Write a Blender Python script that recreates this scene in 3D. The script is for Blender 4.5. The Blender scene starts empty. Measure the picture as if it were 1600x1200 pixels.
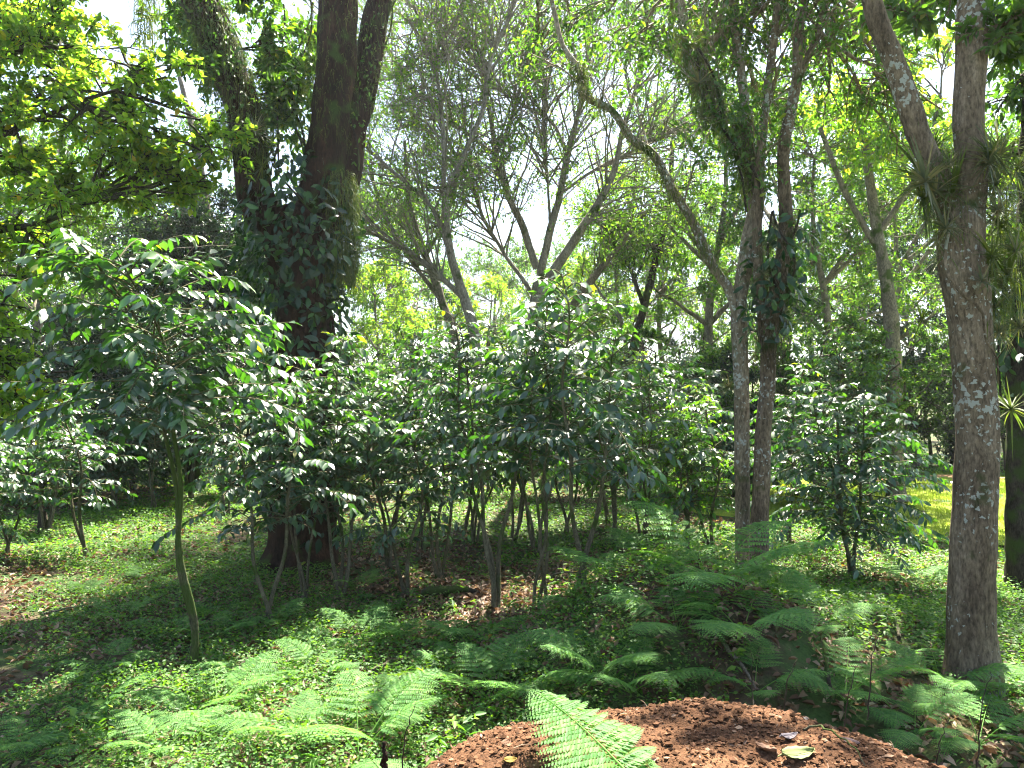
import bpy, math
import numpy as np
from mathutils import Vector

R = math.radians
sc = bpy.context.scene
# ------------------------------------------------------------------ camera
CAM_H = 1.6
F = 1204.0                      # focal length in pixels of the 1600 wide photograph
PITCH = math.atan(40.0 / F)     # horizon sits at row 640
cam_data = bpy.data.cameras.new("camera")
cam_data.sensor_width = 36.0
cam_data.lens = 36.0 * F / 1600.0
cam_data.clip_start = 0.05
cam_data.clip_end = 2000.0
cam = bpy.data.objects.new("camera", cam_data)
cam.location = (0, 0, CAM_H)
cam.rotation_euler = (R(90) + PITCH, 0, 0)
sc.collection.objects.link(cam)
sc.camera = cam

# ------------------------------------------------------------------ light
SUN_EL, SUN_AZ = R(60), R(18)   # azimuth to the right of straight ahead (+Y)
world = bpy.data.worlds.new("World")
sc.world = world
world.use_nodes = True
wn = world.node_tree
bg = wn.nodes["Background"]
sky = wn.nodes.new("ShaderNodeTexSky")
sky.sky_type = 'NISHITA'
sky.sun_disc = False
sky.sun_elevation = SUN_EL
sky.sun_rotation = SUN_AZ
sky.air_density = 1.0
sky.dust_density = 1.5
sky.ozone_density = 1.0
wn.links.new(sky.outputs[0], bg.inputs[0])
bg.inputs[1].default_value = 0.055
sl = bpy.data.lights.new("sun", 'SUN')
sl.energy = 5.0
sl.angle = R(0.6)
sl.color = (1.0, 0.93, 0.80)
so = bpy.data.objects.new("sun", sl)
sc.collection.objects.link(so)
sdir = Vector((math.sin(SUN_AZ) * math.cos(SUN_EL), math.cos(SUN_AZ) * math.cos(SUN_EL), math.sin(SUN_EL)))
so.rotation_euler = sdir.to_track_quat('Z', 'Y').to_euler()
so.location = sdir * 60
sc.view_settings.view_transform = 'Standard'
sc.view_settings.look = 'None'
sc.view_settings.exposure = 2.9
sc.view_settings.gamma = 1.0
sc.render.engine = 'CYCLES'
cy = sc.cycles
cy.max_bounces = 7
cy.diffuse_bounces = 4
cy.glossy_bounces = 2
cy.transmission_bounces = 4
cy.transparent_max_bounces = 4
cy.sample_clamp_indirect = 6.0
cy.use_adaptive_sampling = True
cy.adaptive_threshold = 0.02
cy.pixel_filter_type = 'BLACKMAN_HARRIS'
cy.filter_width = 1.1

# ------------------------------------------------------------------ helpers
def norm(v):
    v = np.asarray(v, float)
    return v / np.maximum(np.linalg.norm(v, axis=-1, keepdims=True), 1e-9)

cp, sp_ = math.cos(PITCH), math.sin(PITCH)
def P(px, py, Y):
    """point seen at pixel (px,py) of the photograph, Y metres ahead"""
    a, b = (px - 800) / F, (600 - py) / F
    dy, dz = cp - b * sp_, sp_ + b * cp
    return np.array([a / dy * Y, Y, CAM_H + dz / dy * Y])

def hgt(x, y):
    x = np.asarray(x, float); y = np.asarray(y, float)
    z = 0.035 * np.sin(x * 1.3 + 0.7) * np.cos(y * 1.1) + 0.022 * np.sin(x * 3.1 + y * 2.3) + 0.012 * np.sin(x * 6.7 - y * 5.1 + 1.0)
    z = z + 0.46 * np.exp(-(((x - 1.0) / 0.85) ** 2 + ((y - 4.75) / 0.95) ** 2) ** 1.3)          # bank in the middle
    z = z + 0.22 * np.exp(-(((x - 2.1) / 1.5) ** 2 + ((y - 5.6) / 1.3) ** 2))
    z = z + 0.10 * np.exp(-(((x + 0.9) / 0.7) ** 2 + ((y - 3.4) / 0.6) ** 2))
    z = z + 0.03 * np.clip(y - 9, 0, 60) * np.exp(-((x - 0) / 30) ** 2) * 0.35
    far = np.clip((y - 45) / 80, 0, 1)
    z = z + 7 * far * far * (3 - 2 * far)
    return z

def ground(px, py, y0=1.2, y1=60):
    ys = np.geomspace(y0, y1, 1500)
    a, b = (px - 800) / F, (600 - py) / F
    dy, dz = cp - b * sp_, sp_ + b * cp
    xs = a / dy * ys; zs = CAM_H + dz / dy * ys
    h = hgt(xs, ys)
    k = np.argmax(zs <= h)
    if zs[k] > h[k]: k = len(ys) - 1
    return np.array([xs[k], ys[k], h[k]])

class MB:
    def __init__(s):
        s.v = []; s.q = []; s.t = []; s.n = 0; s.qa = []; s.ta = []
    def add(s, v, q=None, t=None, qa=None, ta=None):
        v = np.asarray(v, np.float32).reshape(-1, 3)
        if q is not None and len(q):
            q = np.asarray(q, np.int64).reshape(-1, 4)
            s.q.append(q + s.n); s.qa.append(np.full(len(q), 0.5, np.float32) if qa is None else np.asarray(qa, np.float32))
        if t is not None and len(t):
            t = np.asarray(t, np.int64).reshape(-1, 3)
            s.t.append(t + s.n); s.ta.append(np.full(len(t), 0.5, np.float32) if ta is None else np.asarray(ta, np.float32))
        s.v.append(v); s.n += len(v)
    def mesh(s, name, mat, smooth=True):
        me = bpy.data.meshes.new(name)
        v = np.concatenate(s.v) if s.v else np.zeros((0, 3), np.float32)
        q = np.concatenate(s.q) if s.q else np.zeros((0, 4), np.int64)
        t = np.concatenate(s.t) if s.t else np.zeros((0, 3), np.int64)
        me.vertices.add(len(v)); me.vertices.foreach_set("co", v.ravel())
        loops = np.concatenate([q.ravel(), t.ravel()]).astype(np.int32)
        me.loops.add(len(loops)); me.loops.foreach_set("vertex_index", loops)
        npoly = len(q) + len(t)
        me.polygons.add(npoly)
        st = np.concatenate([np.arange(len(q)) * 4, len(q) * 4 + np.arange(len(t)) * 3]).astype(np.int32)
        me.polygons.foreach_set("loop_start", st)
        me.update(calc_edges=True)
        me.polygons.foreach_set("use_smooth", np.full(npoly, smooth))
        at = me.attributes.new("rnd", 'FLOAT', 'FACE')
        a = np.concatenate((s.qa or [np.zeros(0, np.float32)]) + (s.ta or [np.zeros(0, np.float32)])).astype(np.float32)
        at.data.foreach_set("value", a)
        me.materials.append(mat)
        return me

def link(name, data, parent=None, loc=None):
    o = bpy.data.objects.new(name, data)
    sc.collection.objects.link(o)
    if parent is not None: o.parent = parent
    if loc is not None: o.location = [float(c) for c in loc]
    return o

def tag(o, label=None, cat=None, group=None, kind=None):
    if label: o["label"] = label
    if cat: o["category"] = cat
    if group: o["group"] = group
    if kind: o["kind"] = kind
    return o

def empty(name, loc=(0, 0, 0)):
    return link(name, None, None, loc)

def copy_tree(o, loc, rz=0.0, s=1.0, label=None, group=None, tilt=(0, 0)):
    r = o.copy(); sc.collection.objects.link(r)
    r.location = [float(c) for c in loc]; r.rotation_euler = (tilt[0], tilt[1], rz); r.scale = (s, s, s)
    if label: r["label"] = label
    if group: r["group"] = group
    for ch in list(o.children):
        c = ch.copy(); sc.collection.objects.link(c); c.parent = r
        for g in list(ch.children):
            d = g.copy(); sc.collection.objects.link(d); d.parent = c
    return r

def resample(pts, n):
    pts = np.asarray(pts, float)
    d = np.r_[0, np.cumsum(np.linalg.norm(np.diff(pts, axis=0), axis=1))]
    # Catmull-Rom like smoothing through cubic hermite on the length parameter
    m = np.gradient(pts, d, axis=0) if len(pts) > 2 else np.tile((pts[1] - pts[0]) / max(d[-1], 1e-6), (2, 1))
    u = np.linspace(0, d[-1], n)
    k = np.clip(np.searchsorted(d, u, side='right') - 1, 0, len(pts) - 2)
    h = (d[k + 1] - d[k])[:, None]; t = ((u - d[k]) / np.maximum(d[k + 1] - d[k], 1e-9))[:, None]
    a = 2 * t**3 - 3 * t**2 + 1; b = t**3 - 2 * t**2 + t; c = -2 * t**3 + 3 * t**2; e = t**3 - t**2
    return a * pts[k] + b * h * m[k] + c * pts[k + 1] + e * h * m[k + 1], u / max(d[-1], 1e-9)

def tube(mb, pts, rad, ns=6, rng=None, lump=0.0, attr=0.5, cap=True):
    pts = np.asarray(pts, float); n = len(pts)
    rad = np.asarray(rad, float) * np.ones(n)
    T = norm(np.gradient(pts, axis=0))
    ref = np.array([0.31, 0.17, 0.93]) if abs(T[0][2]) < 0.8 else np.array([1.0, 0.1, 0.05])
    A = norm(np.cross(T, ref)); B = np.cross(T, A)
    ang = np.linspace(0, 2 * np.pi, ns, endpoint=False)
    rr = rad[:, None] * np.ones((n, ns))
    if lump and rng is not None:
        ph = rng.uniform(0, 6.28, 6); k = np.arange(n)[:, None]
        rr = rr * (1 + lump * (np.sin(2 * ang[None] + ph[0] + k * 0.21) * 0.6 + np.sin(3 * ang[None] + ph[1] - k * 0.33) * 0.5
                               + np.sin(k * 0.9 + ph[2] + ang[None]) * 0.35 + rng.normal(0, 0.28 if ns < 24 else .12, (n, ns))))
    if ns >= 24 and rng is not None:
        kk = np.cumsum(rng.normal(0, .12, n))[:, None]
        rr = rr * (1 + .020 * np.sin(7 * ang[None] + kk * 2 + ph[3]) + .016 * np.sin(12 * ang[None] - kk * 3 + ph[4]) + .012 * np.sin(np.arange(n)[:, None] * 1.7 + ph[5]))
    v = pts[:, None, :] + rr[..., None] * (np.cos(ang)[None, :, None] * A[:, None, :] + np.sin(ang)[None, :, None] * B[:, None, :])
    i = np.arange(n - 1)[:, None] * ns; j = np.arange(ns)[None]; j2 = (j + 1) % ns
    q = np.stack([i + j, i + j2, i + ns + j2, i + ns + j], -1).reshape(-1, 4)
    v = v.reshape(-1, 3)
    if cap:
        v = np.vstack([v, pts[-1] + T[-1] * rad[-1] * 0.6])
        base = (n - 1) * ns
        t = np.stack([base + np.arange(ns), base + (np.arange(ns) + 1) % ns, np.full(ns, n * ns)], -1)
        mb.add(v, q, t, np.full(len(q), attr), np.full(len(t), attr))
    else:
        mb.add(v, q, None, np.full(len(q), attr))

# leaf templates: x along the leaf 0..1, y across, z up
def leaf_t(w=0.38, fold=0.16, curl=0.18, kind='mid'):
    if kind == 'mid':
        v = np.array([[0, 0, 0], [.35, .5 * w, fold * w], [.72, .36 * w, fold * w * .8 - curl * .45], [1, 0, -curl],
                      [.72, -.36 * w, fold * w * .8 - curl * .45], [.35, -.5 * w, fold * w]])
        return v, np.array([[0, 3, 2, 1], [0, 5, 4, 3]]), np.zeros((0, 3), int)
    if kind == 'quad':
        v = np.array([[0, 0, 0], [.5, .5 * w, fold * w], [1, 0, -curl], [.5, -.5 * w, fold * w]])
        return v, np.zeros((0, 4), int), np.array([[0, 2, 1], [0, 3, 2]])
    if kind == 'big':     # a full leaf with a rippled margin
        st = [(.18, .30), (.40, .50), (.64, .45), (.84, .24)]
        v = [[0, 0, 0]]
        for k, (x, h) in enumerate(st):
            z = -curl * x * x
            rip = (0.05 if k % 2 else -0.03) * w
            v += [[x, h * w, z + fold * w + rip], [x, 0, z], [x, -h * w, z + fold * w - rip]]
        v += [[1, 0, -curl * 1.05]]
        q = []; t = [[0, 2, 1], [0, 3, 2]]
        for k in range(3):
            a = 1 + 3 * k
            q += [[a, a + 1, a + 4, a + 3], [a + 1, a + 2, a + 5, a + 4]]
        t += [[10, 11, 13], [11, 12, 13]]
        return np.array(v, float), np.array(q), np.array(t)
    if kind == 'round':
        a = np.linspace(0, 2 * np.pi, 6, endpoint=False)
        v = np.stack([.5 - .5 * np.cos(a), .5 * w * np.sin(a), -curl * (1 - np.cos(a)) * .5], -1)
        return v, np.array([[0, 3, 2, 1], [0, 5, 4, 3]]), np.zeros((0, 3), int)

def leaves(mb, tpl, pos, d, nrm, size, rnd):
    v, q, t = tpl
    pos = np.asarray(pos, float); N = len(pos)
    if N == 0: return
    d = norm(d); y = norm(np.cross(nrm, d)); z = np.cross(d, y)
    size = np.asarray(size, float) * np.ones(N)
    V = pos[:, None, :] + size[:, None, None] * (v[None, :, 0:1] * d[:, None, :] + v[None, :, 1:2] * y[:, None, :] + v[None, :, 2:3] * z[:, None, :])
    off = (np.arange(N) * len(v))[:, None, None]
    Q = (q[None] + off).reshape(-1, 4) if len(q) else None
    Tt = (t[None] + off).reshape(-1, 3) if len(t) else None
    mb.add(V.reshape(-1, 3), Q, Tt, np.repeat(rnd, len(q)) if len(q) else None, np.repeat(rnd, len(t)) if len(t) else None)

def rvec(rng, n):
    return norm(rng.normal(0, 1, (n, 3)))

# ------------------------------------------------------------------ materials
def new_mat(name):
    m = bpy.data.materials.new(name); m.use_nodes = True
    nt = m.node_tree; nt.nodes.clear()
    return m, nt, nt.nodes.new, nt.links.new

def ramp(nt, fac, stops):
    r = nt.nodes.new("ShaderNodeValToRGB")
    el = r.color_ramp.elements
    while len(el) > 1: el.remove(el[0])
    el[0].position = stops[0][0]; el[0].color = (*stops[0][1], 1)
    for p, c in stops[1:]:
        e = el.new(p); e.color = (*c, 1)
    nt.links.new(fac, r.inputs[0])
    return r.outputs[0]

def leaf_mat(name, stops, tmul=(1.6, 2.2, 0.5), tfac=0.45, rough=0.4, spec=0.5):
    m, nt, N, L = new_mat(name)
    at = N("ShaderNodeAttribute"); at.attribute_name = "rnd"
    col = ramp(nt, at.outputs["Fac"], stops)
    no = N("ShaderNodeTexNoise"); no.inputs["Scale"].default_value = 35
    tc = N("ShaderNodeTexCoord"); L(tc.outputs["Object"], no.inputs["Vector"])
    hs = N("ShaderNodeHueSaturation"); L(col, hs.inputs["Color"])
    mr = N("ShaderNodeMapRange"); L(no.outputs[0], mr.inputs[0]); mr.inputs[3].default_value = 0.7; mr.inputs[4].default_value = 1.3
    L(mr.outputs[0], hs.inputs["Value"])
    p = N("ShaderNodeBsdfPrincipled"); L(hs.outputs[0], p.inputs["Base Color"])
    p.inputs["Roughness"].default_value = rough
    p.inputs["Specular IOR Level"].default_value = spec
    mul = N("ShaderNodeMix"); mul.data_type = 'RGBA'; mul.blend_type = 'MULTIPLY'; mul.inputs[0].default_value = 1
    L(hs.outputs[0], mul.inputs[6]); mul.inputs[7].default_value = (*tmul, 1)
    tr = N("ShaderNodeBsdfTranslucent"); L(mul.outputs[2], tr.inputs[0])
    mx = N("ShaderNodeMixShader"); mx.inputs[0].default_value = tfac
    L(p.outputs[0], mx.inputs[1]); L(tr.outputs[0], mx.inputs[2])
    out = N("ShaderNodeOutputMaterial"); L(mx.outputs[0], out.inputs[0])
    return m

def bark_mat(name, c1, c2, c3=None, lichen=0.0, moss=0.0, scale=6.0, bump=0.6, rough=0.85):
    m, nt, N, L = new_mat(name)
    tc = N("ShaderNodeTexCoord")
    mp = N("ShaderNodeMapping"); mp.inputs["Scale"].default_value = (1, 1, 0.35); L(tc.outputs["Object"], mp.inputs[0])
    n1 = N("ShaderNodeTexNoise"); n1.inputs["Scale"].default_value = scale; n1.inputs["Detail"].default_value = 8; n1.inputs["Roughness"].default_value = 0.65
    L(mp.outputs[0], n1.inputs["Vector"])
    col = ramp(nt, n1.outputs[0], [(0.3, c1), (0.52, c2), (0.72, c3 or c2)])
    n2 = N("ShaderNodeTexNoise"); n2.inputs["Scale"].default_value = scale * 9; n2.inputs["Detail"].default_value = 6; n2.inputs["Roughness"].default_value = 0.7
    L(mp.outputs[0], n2.inputs["Vector"])
    def mixc(fac, a, b):
        x = N("ShaderNodeMix"); x.data_type = 'RGBA'; L(fac, x.inputs[0]); L(a, x.inputs[6]); x.inputs[7].default_value = (*b, 1)
        return x.outputs[2]
    fine = ramp(nt, n2.outputs[0], [(0.35, (0.45, 0.45, 0.45)), (0.65, (1.5, 1.5, 1.5))])
    mm = N("ShaderNodeMix"); mm.data_type = 'RGBA'; mm.blend_type = 'MULTIPLY'; mm.inputs[0].default_value = 1; L(col, mm.inputs[6]); L(fine, mm.inputs[7])
    col = mm.outputs[2]
    if lichen:
        vo = N("ShaderNodeTexVoronoi"); vo.inputs["Scale"].default_value = 26; vo.inputs["Randomness"].default_value = 1
        nd = N("ShaderNodeTexNoise"); nd.inputs["Scale"].default_value = 40; L(tc.outputs["Object"], nd.inputs["Vector"])
        mv = N("ShaderNodeVectorMath"); mv.operation = 'MULTIPLY_ADD'; L(nd.outputs[1], mv.inputs[0]); mv.inputs[1].default_value = (0.06,) * 3; L(tc.outputs["Object"], mv.inputs[2])
        L(mv.outputs[0], vo.inputs["Vector"])
        n3 = N("ShaderNodeTexNoise"); n3.inputs["Scale"].default_value = 2.2; n3.inputs["Detail"].default_value = 4; L(tc.outputs["Object"], n3.inputs["Vector"])
        k3 = N("ShaderNodeMath"); k3.operation = 'MULTIPLY'; L(n3.outputs[0], k3.inputs[0]); k3.inputs[1].default_value = 2.2
        a = N("ShaderNodeMath"); a.operation = 'SUBTRACT'; L(k3.outputs[0], a.inputs[0]); L(vo.outputs[0], a.inputs[1])
        r = N("ShaderNodeMapRange"); L(a.outputs[0], r.inputs[0]); r.inputs[1].default_value = 1.02 - lichen; r.inputs[2].default_value = 1.10 - lichen
        col = mixc(r.outputs[0], col, (0.42, 0.43, 0.38))
    if moss:
        n4 = N("ShaderNodeTexNoise"); n4.inputs["Scale"].default_value = 4.5; n4.inputs["Detail"].default_value = 6; L(tc.outputs["Object"], n4.inputs["Vector"])
        r = N("ShaderNodeMapRange"); L(n4.outputs[0], r.inputs[0]); r.inputs[1].default_value = 0.62 - moss; r.inputs[2].default_value = 0.72 - moss
        col = mixc(r.outputs[0], col, (0.05, 0.075, 0.018))
    p = N("ShaderNodeBsdfPrincipled"); L(col, p.inputs["Base Color"]); p.inputs["Roughness"].default_value = rough
    p.inputs["Specular IOR Level"].default_value = 0.12
    b = N("ShaderNodeBump"); b.inputs["Strength"].default_value = bump; b.inputs["Distance"].default_value = 0.035
    ad = N("ShaderNodeMath"); ad.operation = 'ADD'; L(n1.outputs[0], ad.inputs[0]); L(n2.outputs[0], ad.inputs[1])
    L(ad.outputs[0], b.inputs["Height"]); L(b.outputs[0], p.inputs["Normal"])
    out = N("ShaderNodeOutputMaterial"); L(p.outputs[0], out.inputs[0])
    return m

M = {}
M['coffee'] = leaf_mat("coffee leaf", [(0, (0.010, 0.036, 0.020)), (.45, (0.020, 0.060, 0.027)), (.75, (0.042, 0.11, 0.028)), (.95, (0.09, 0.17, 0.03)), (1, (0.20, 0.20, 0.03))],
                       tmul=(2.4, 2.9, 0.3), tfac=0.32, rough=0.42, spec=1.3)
M['young'] = leaf_mat('young coffee leaf', [(0, (0.03, 0.085, 0.022)), (.45, (0.07, 0.15, 0.025)), (.9, (0.13, 0.22, 0.03)), (1, (0.28, 0.26, 0.03))],
                      tmul=(2.2, 2.6, 0.3), tfac=0.5, rough=0.4, spec=0.7)  # brighter coffee leaf: young growth, with sunlight also put into the colour
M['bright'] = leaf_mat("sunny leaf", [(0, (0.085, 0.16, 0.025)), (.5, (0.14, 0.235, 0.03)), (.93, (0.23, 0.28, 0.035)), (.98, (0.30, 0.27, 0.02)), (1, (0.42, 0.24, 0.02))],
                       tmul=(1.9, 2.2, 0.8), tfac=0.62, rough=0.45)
M['mid'] = leaf_mat("shade tree leaf", [(0, (0.032, 0.075, 0.022)), (.6, (0.06, 0.12, 0.026)), (.95, (0.11, 0.17, 0.03)), (1, (0.2, 0.2, 0.04))],
                    tmul=(2.0, 2.5, 0.5), tfac=0.48, rough=0.42, spec=0.55)
M['feather'] = leaf_mat("feathery leaf", [(0, (0.05, 0.11, 0.025)), (.6, (0.09, 0.175, 0.03)), (1, (0.19, 0.26, 0.04))],
                        tmul=(1.9, 2.2, 0.6), tfac=0.55, rough=0.45)
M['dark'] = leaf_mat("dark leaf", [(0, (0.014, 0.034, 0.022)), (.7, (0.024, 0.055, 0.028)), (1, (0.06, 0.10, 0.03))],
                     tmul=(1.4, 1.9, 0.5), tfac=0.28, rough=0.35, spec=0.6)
M['vine'] = leaf_mat("vine leaf", [(0, (0.010, 0.034, 0.014)), (.6, (0.022, 0.06, 0.022)), (1, (0.07, 0.15, 0.03))],
                     tmul=(1.4, 1.9, 0.5), tfac=0.28, rough=0.38, spec=0.5)
M['fern'] = leaf_mat("fern leaf", [(0, (0.07, 0.17, 0.055)), (.6, (0.11, 0.24, 0.07)), (1, (0.18, 0.31, 0.09))],
                     tmul=(1.7, 1.9, 0.4), tfac=0.45, rough=0.55, spec=0.15)
M['cover'] = leaf_mat("ground cover leaf", [(0, (0.038, 0.10, 0.028)), (.6, (0.08, 0.175, 0.04)), (.94, (0.15, 0.25, 0.045)), (1, (0.24, 0.28, 0.06))],
                      tmul=(2.0, 2.1, 0.35), tfac=0.45, rough=0.5, spec=0.28)
M['moss'] = leaf_mat("epiphyte", [(0, (0.05, 0.075, 0.02)), (.6, (0.085, 0.12, 0.03)), (1, (0.17, 0.18, 0.05))],
                     tmul=(1.4, 1.6, 0.6), tfac=0.4, rough=0.6, spec=0.3)
M['darkstrand'] = leaf_mat('dark root', [(0, (0.02, 0.016, 0.01)), (.7, (0.06, 0.045, 0.025)), (1, (0.12, 0.10, 0.04))], tfac=0.2, rough=0.7, spec=0.2)
M['airgrey'] = leaf_mat("air plant blade", [(0, (0.09, 0.11, 0.07)), (.6, (0.15, 0.17, 0.11)), (1, (0.26, 0.22, 0.12))],
                        tmul=(1.2, 1.3, 0.7), tfac=0.3, rough=0.6, spec=0.3)
M['litter'] = leaf_mat("dry leaf", [(0, (0.07, 0.038, 0.022)), (.4, (0.15, 0.085, 0.05)), (.75, (0.26, 0.17, 0.11)), (.97, (0.38, 0.29, 0.2)), (1, (0.35, 0.25, 0.04))],
                       tmul=(1.2, 1.0, 0.7), tfac=0.2, rough=0.6, spec=0.35)
M['grass'] = leaf_mat("meadow grass", [(0, (0.17, 0.26, 0.03)), (1, (0.30, 0.36, 0.05))], tmul=(1.3, 1.4, 0.5), tfac=0.4, rough=0.5, spec=0.3)
M['palebark'] = bark_mat("pale bark", (0.075, 0.054, 0.036), (0.20, 0.15, 0.102), (0.33, 0.26, 0.19), lichen=0.14, moss=0.03, scale=7, bump=0.9)
M['whitebark'] = bark_mat("lichen bark", (0.10, 0.078, 0.052), (0.23, 0.185, 0.13), (0.34, 0.29, 0.215), lichen=0.18, moss=0.05)
M['redbark'] = bark_mat("reddish bark", (0.014, 0.009, 0.006), (0.036, 0.020, 0.013), (0.085, 0.046, 0.028), moss=0.05, scale=5, bump=0.9)
M['greybark'] = bark_mat("grey bark", (0.09, 0.077, 0.06), (0.17, 0.145, 0.112), (0.25, 0.22, 0.175), moss=0.08, scale=8)
M['palegrey'] = bark_mat('pale grey bark', (0.14, 0.12, 0.095), (0.24, 0.21, 0.17), (0.33, 0.30, 0.25), moss=0.03, scale=8)  # lightened grey bark, glare on the middle trees put into its colour
M['darkbark'] = bark_mat("dark bark", (0.022, 0.018, 0.013), (0.05, 0.04, 0.03), (0.09, 0.075, 0.055), moss=0.12, scale=8)
M['coffeebark'] = bark_mat("coffee bark", (0.06, 0.055, 0.035), (0.13, 0.115, 0.075), (0.20, 0.18, 0.13), moss=0.12, scale=14)
M['mossbark'] = bark_mat("mossy coffee bark", (0.045, 0.045, 0.025), (0.10, 0.095, 0.055), (0.22, 0.20, 0.14), moss=0.2, scale=12)
M['twig'] = bark_mat("green twig", (0.07, 0.065, 0.035), (0.12, 0.11, 0.06), scale=20, bump=0.2)

def soil_mat(name, cols, sc1=7.0, sc2=60.0, green=None):
    m, nt, N, L = new_mat(name)
    tc = N("ShaderNodeTexCoord")
    n1 = N("ShaderNodeTexNoise"); n1.inputs["Scale"].default_value = sc1; n1.inputs["Detail"].default_value = 9; n1.inputs["Roughness"].default_value = 0.7
    L(tc.outputs["Object"], n1.inputs["Vector"])
    col = ramp(nt, n1.outputs[0], [(0.3, cols[0]), (0.5, cols[1]), (0.7, cols[2])])
    n2 = N("ShaderNodeTexNoise"); n2.inputs["Scale"].default_value = sc2; n2.inputs["Detail"].default_value = 6; n2.inputs["Roughness"].default_value = 0.75
    L(tc.outputs["Object"], n2.inputs["Vector"])
    if green:
        n3 = N("ShaderNodeTexNoise"); n3.inputs["Scale"].default_value = 1.3; n3.inputs["Detail"].default_value = 10; n3.inputs["Roughness"].default_value = 0.75
        L(tc.outputs["Object"], n3.inputs["Vector"])
        r = N("ShaderNodeMapRange"); L(n3.outputs[0], r.inputs[0]); r.inputs[1].default_value = 0.42; r.inputs[2].default_value = 0.56
        x = N("ShaderNodeMix"); x.data_type = 'RGBA'; L(r.outputs[0], x.inputs[0]); L(col, x.inputs[6]); x.inputs[7].default_value = (*green, 1)
        col = x.outputs[2]
    fine = ramp(nt, n2.outputs[0], [(0.3, (0.5, 0.5, 0.5)), (0.7, (1.5, 1.5, 1.5))])
    mm = N("ShaderNodeMix"); mm.data_type = 'RGBA'; mm.blend_type = 'MULTIPLY'; mm.inputs[0].default_value = 1; L(col, mm.inputs[6]); L(fine, mm.inputs[7])
    p = N("ShaderNodeBsdfPrincipled"); L(mm.outputs[2], p.inputs["Base Color"]); p.inputs["Roughness"].default_value = 0.95
    p.inputs["Specular IOR Level"].default_value = 0.15
    b = N("ShaderNodeBump"); b.inputs["Strength"].default_value = 0.9; b.inputs["Distance"].default_value = 0.015
    L(n2.outputs[0], b.inputs["Height"]); L(b.outputs[0], p.inputs["Normal"])
    out = N("ShaderNodeOutputMaterial"); L(p.outputs[0], out.inputs[0])
    return m
M['ground'] = soil_mat("forest soil", [(0.03, 0.02, 0.013), (0.075, 0.05, 0.032), (0.15, 0.10, 0.07)], sc1=9, sc2=45, green=(0.045, 0.085, 0.022))
M['redsoil'] = soil_mat("red soil", [(0.055, 0.027, 0.014), (0.125, 0.062, 0.031), (0.21, 0.11, 0.056)], sc1=6, sc2=90)
M['crumb'] = leaf_mat("soil crumb", [(0, (0.04, 0.02, 0.01)), (.6, (0.125, 0.062, 0.032)), (.95, (0.17, 0.088, 0.05)), (1, (0.30, 0.20, 0.13))], tfac=0.0, rough=0.95, spec=0.1)
M['lawn'] = soil_mat("meadow ground", [(0.17, 0.24, 0.025), (0.24, 0.30, 0.035), (0.31, 0.34, 0.05)], sc1=2, sc2=70)
M['clay'] = soil_mat("bare clay", [(0.3, 0.17, 0.08), (0.4, 0.24, 0.12), (0.45, 0.3, 0.15)], sc1=3, sc2=50)
M['char'] = soil_mat("dark crumb", [(0.02, 0.014, 0.01), (0.05, 0.033, 0.02), (0.09, 0.06, 0.04)], sc1=9, sc2=45)

# ------------------------------------------------------------------ setting
def sheet(xs, ys, extra=0.0):
    X, Y = np.meshgrid(xs, ys)
    Z = hgt(X, Y) + extra
    v = np.stack([X, Y, Z], -1).reshape(-1, 3)
    nx, ny = len(xs), len(ys)
    i = np.arange(ny - 1)[:, None] * nx; j = np.arange(nx - 1)[None]
    q = np.stack([i + j, i + j + 1, i + nx + j + 1, i + nx + j], -1).reshape(-1, 4)
    return v, q
xs = np.unique(np.r_[np.linspace(-10, 14, 260), -10 - np.geomspace(.3, 500, 40), 14 + np.geomspace(.3, 500, 40)])
ys = np.unique(np.r_[np.linspace(0, 16, 220), -np.geomspace(.3, 60, 14), 16 + np.geomspace(.3, 900, 60)])
mb = MB(); v, q = sheet(xs, ys); mb.add(v, q)
tag(link("ground", mb.mesh("ground", M['ground'])), "dappled forest floor of dark soil under leaf litter", None, None, "structure")

def blob_sheet(name, mat, cx, cy, rx, ry, seed, extra, kind="structure", n=48):
    rg = np.random.default_rng(seed)
    a = np.linspace(0, 2 * np.pi, n, endpoint=False)
    w = 1 + 0.10 * np.sin(3 * a + rg.uniform(0, 6)) + 0.06 * np.sin(7 * a + rg.uniform(0, 6)) + rg.normal(0, .02, n)
    rings = np.linspace(0, 1, 14)[1:]
    X = [np.array([cx])]; Y = [np.array([cy])]
    for r in rings:
        X.append(cx + rx * r * w * np.cos(a)); Y.append(cy + ry * r * w * np.sin(a))
    X = np.concatenate(X); Y = np.concatenate(Y)
    v = np.stack([X, Y, hgt(X, Y) + extra], -1)
    t = [[0, 1 + k, 1 + (k + 1) % n] for k in range(n)]
    q = []
    for r in range(len(rings) - 1):
        b = 1 + r * n
        q += [[b + k, b + n + k, b + n + (k + 1) % n, b + (k + 1) % n] for k in range(n)]
    mb = MB(); mb.add(v, q, t)
    return link(name, mb.mesh(name, mat))
tag(blob_sheet("meadow", M['lawn'], 9.7, 12.7, 6.2, 5.0, 5, 0.012), "open sunlit meadow of short yellow-green grass", None, None, "structure")
tag(blob_sheet("path", M['clay'], 9.6, 16.9, 2.6, 0.5, 8, 0.02), "strip of bare orange clay at the far edge of the meadow", None, None, "structure")
rng = np.random.default_rng(1)
mb = MB()
n = 60000
a = rng.uniform(0, 2 * np.pi, n); r = np.sqrt(rng.uniform(0, 1, n))
X = 9.7 + 6.1 * r * np.cos(a); Y = 12.7 + 4.9 * r * np.sin(a)
ok = (X / Y > 0.30) & (X / Y < 0.85) & ~(((X - 9.6) / 2.6) ** 2 + ((Y - 16.9) / .5) ** 2 < 1); X, Y = X[ok], Y[ok]
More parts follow.
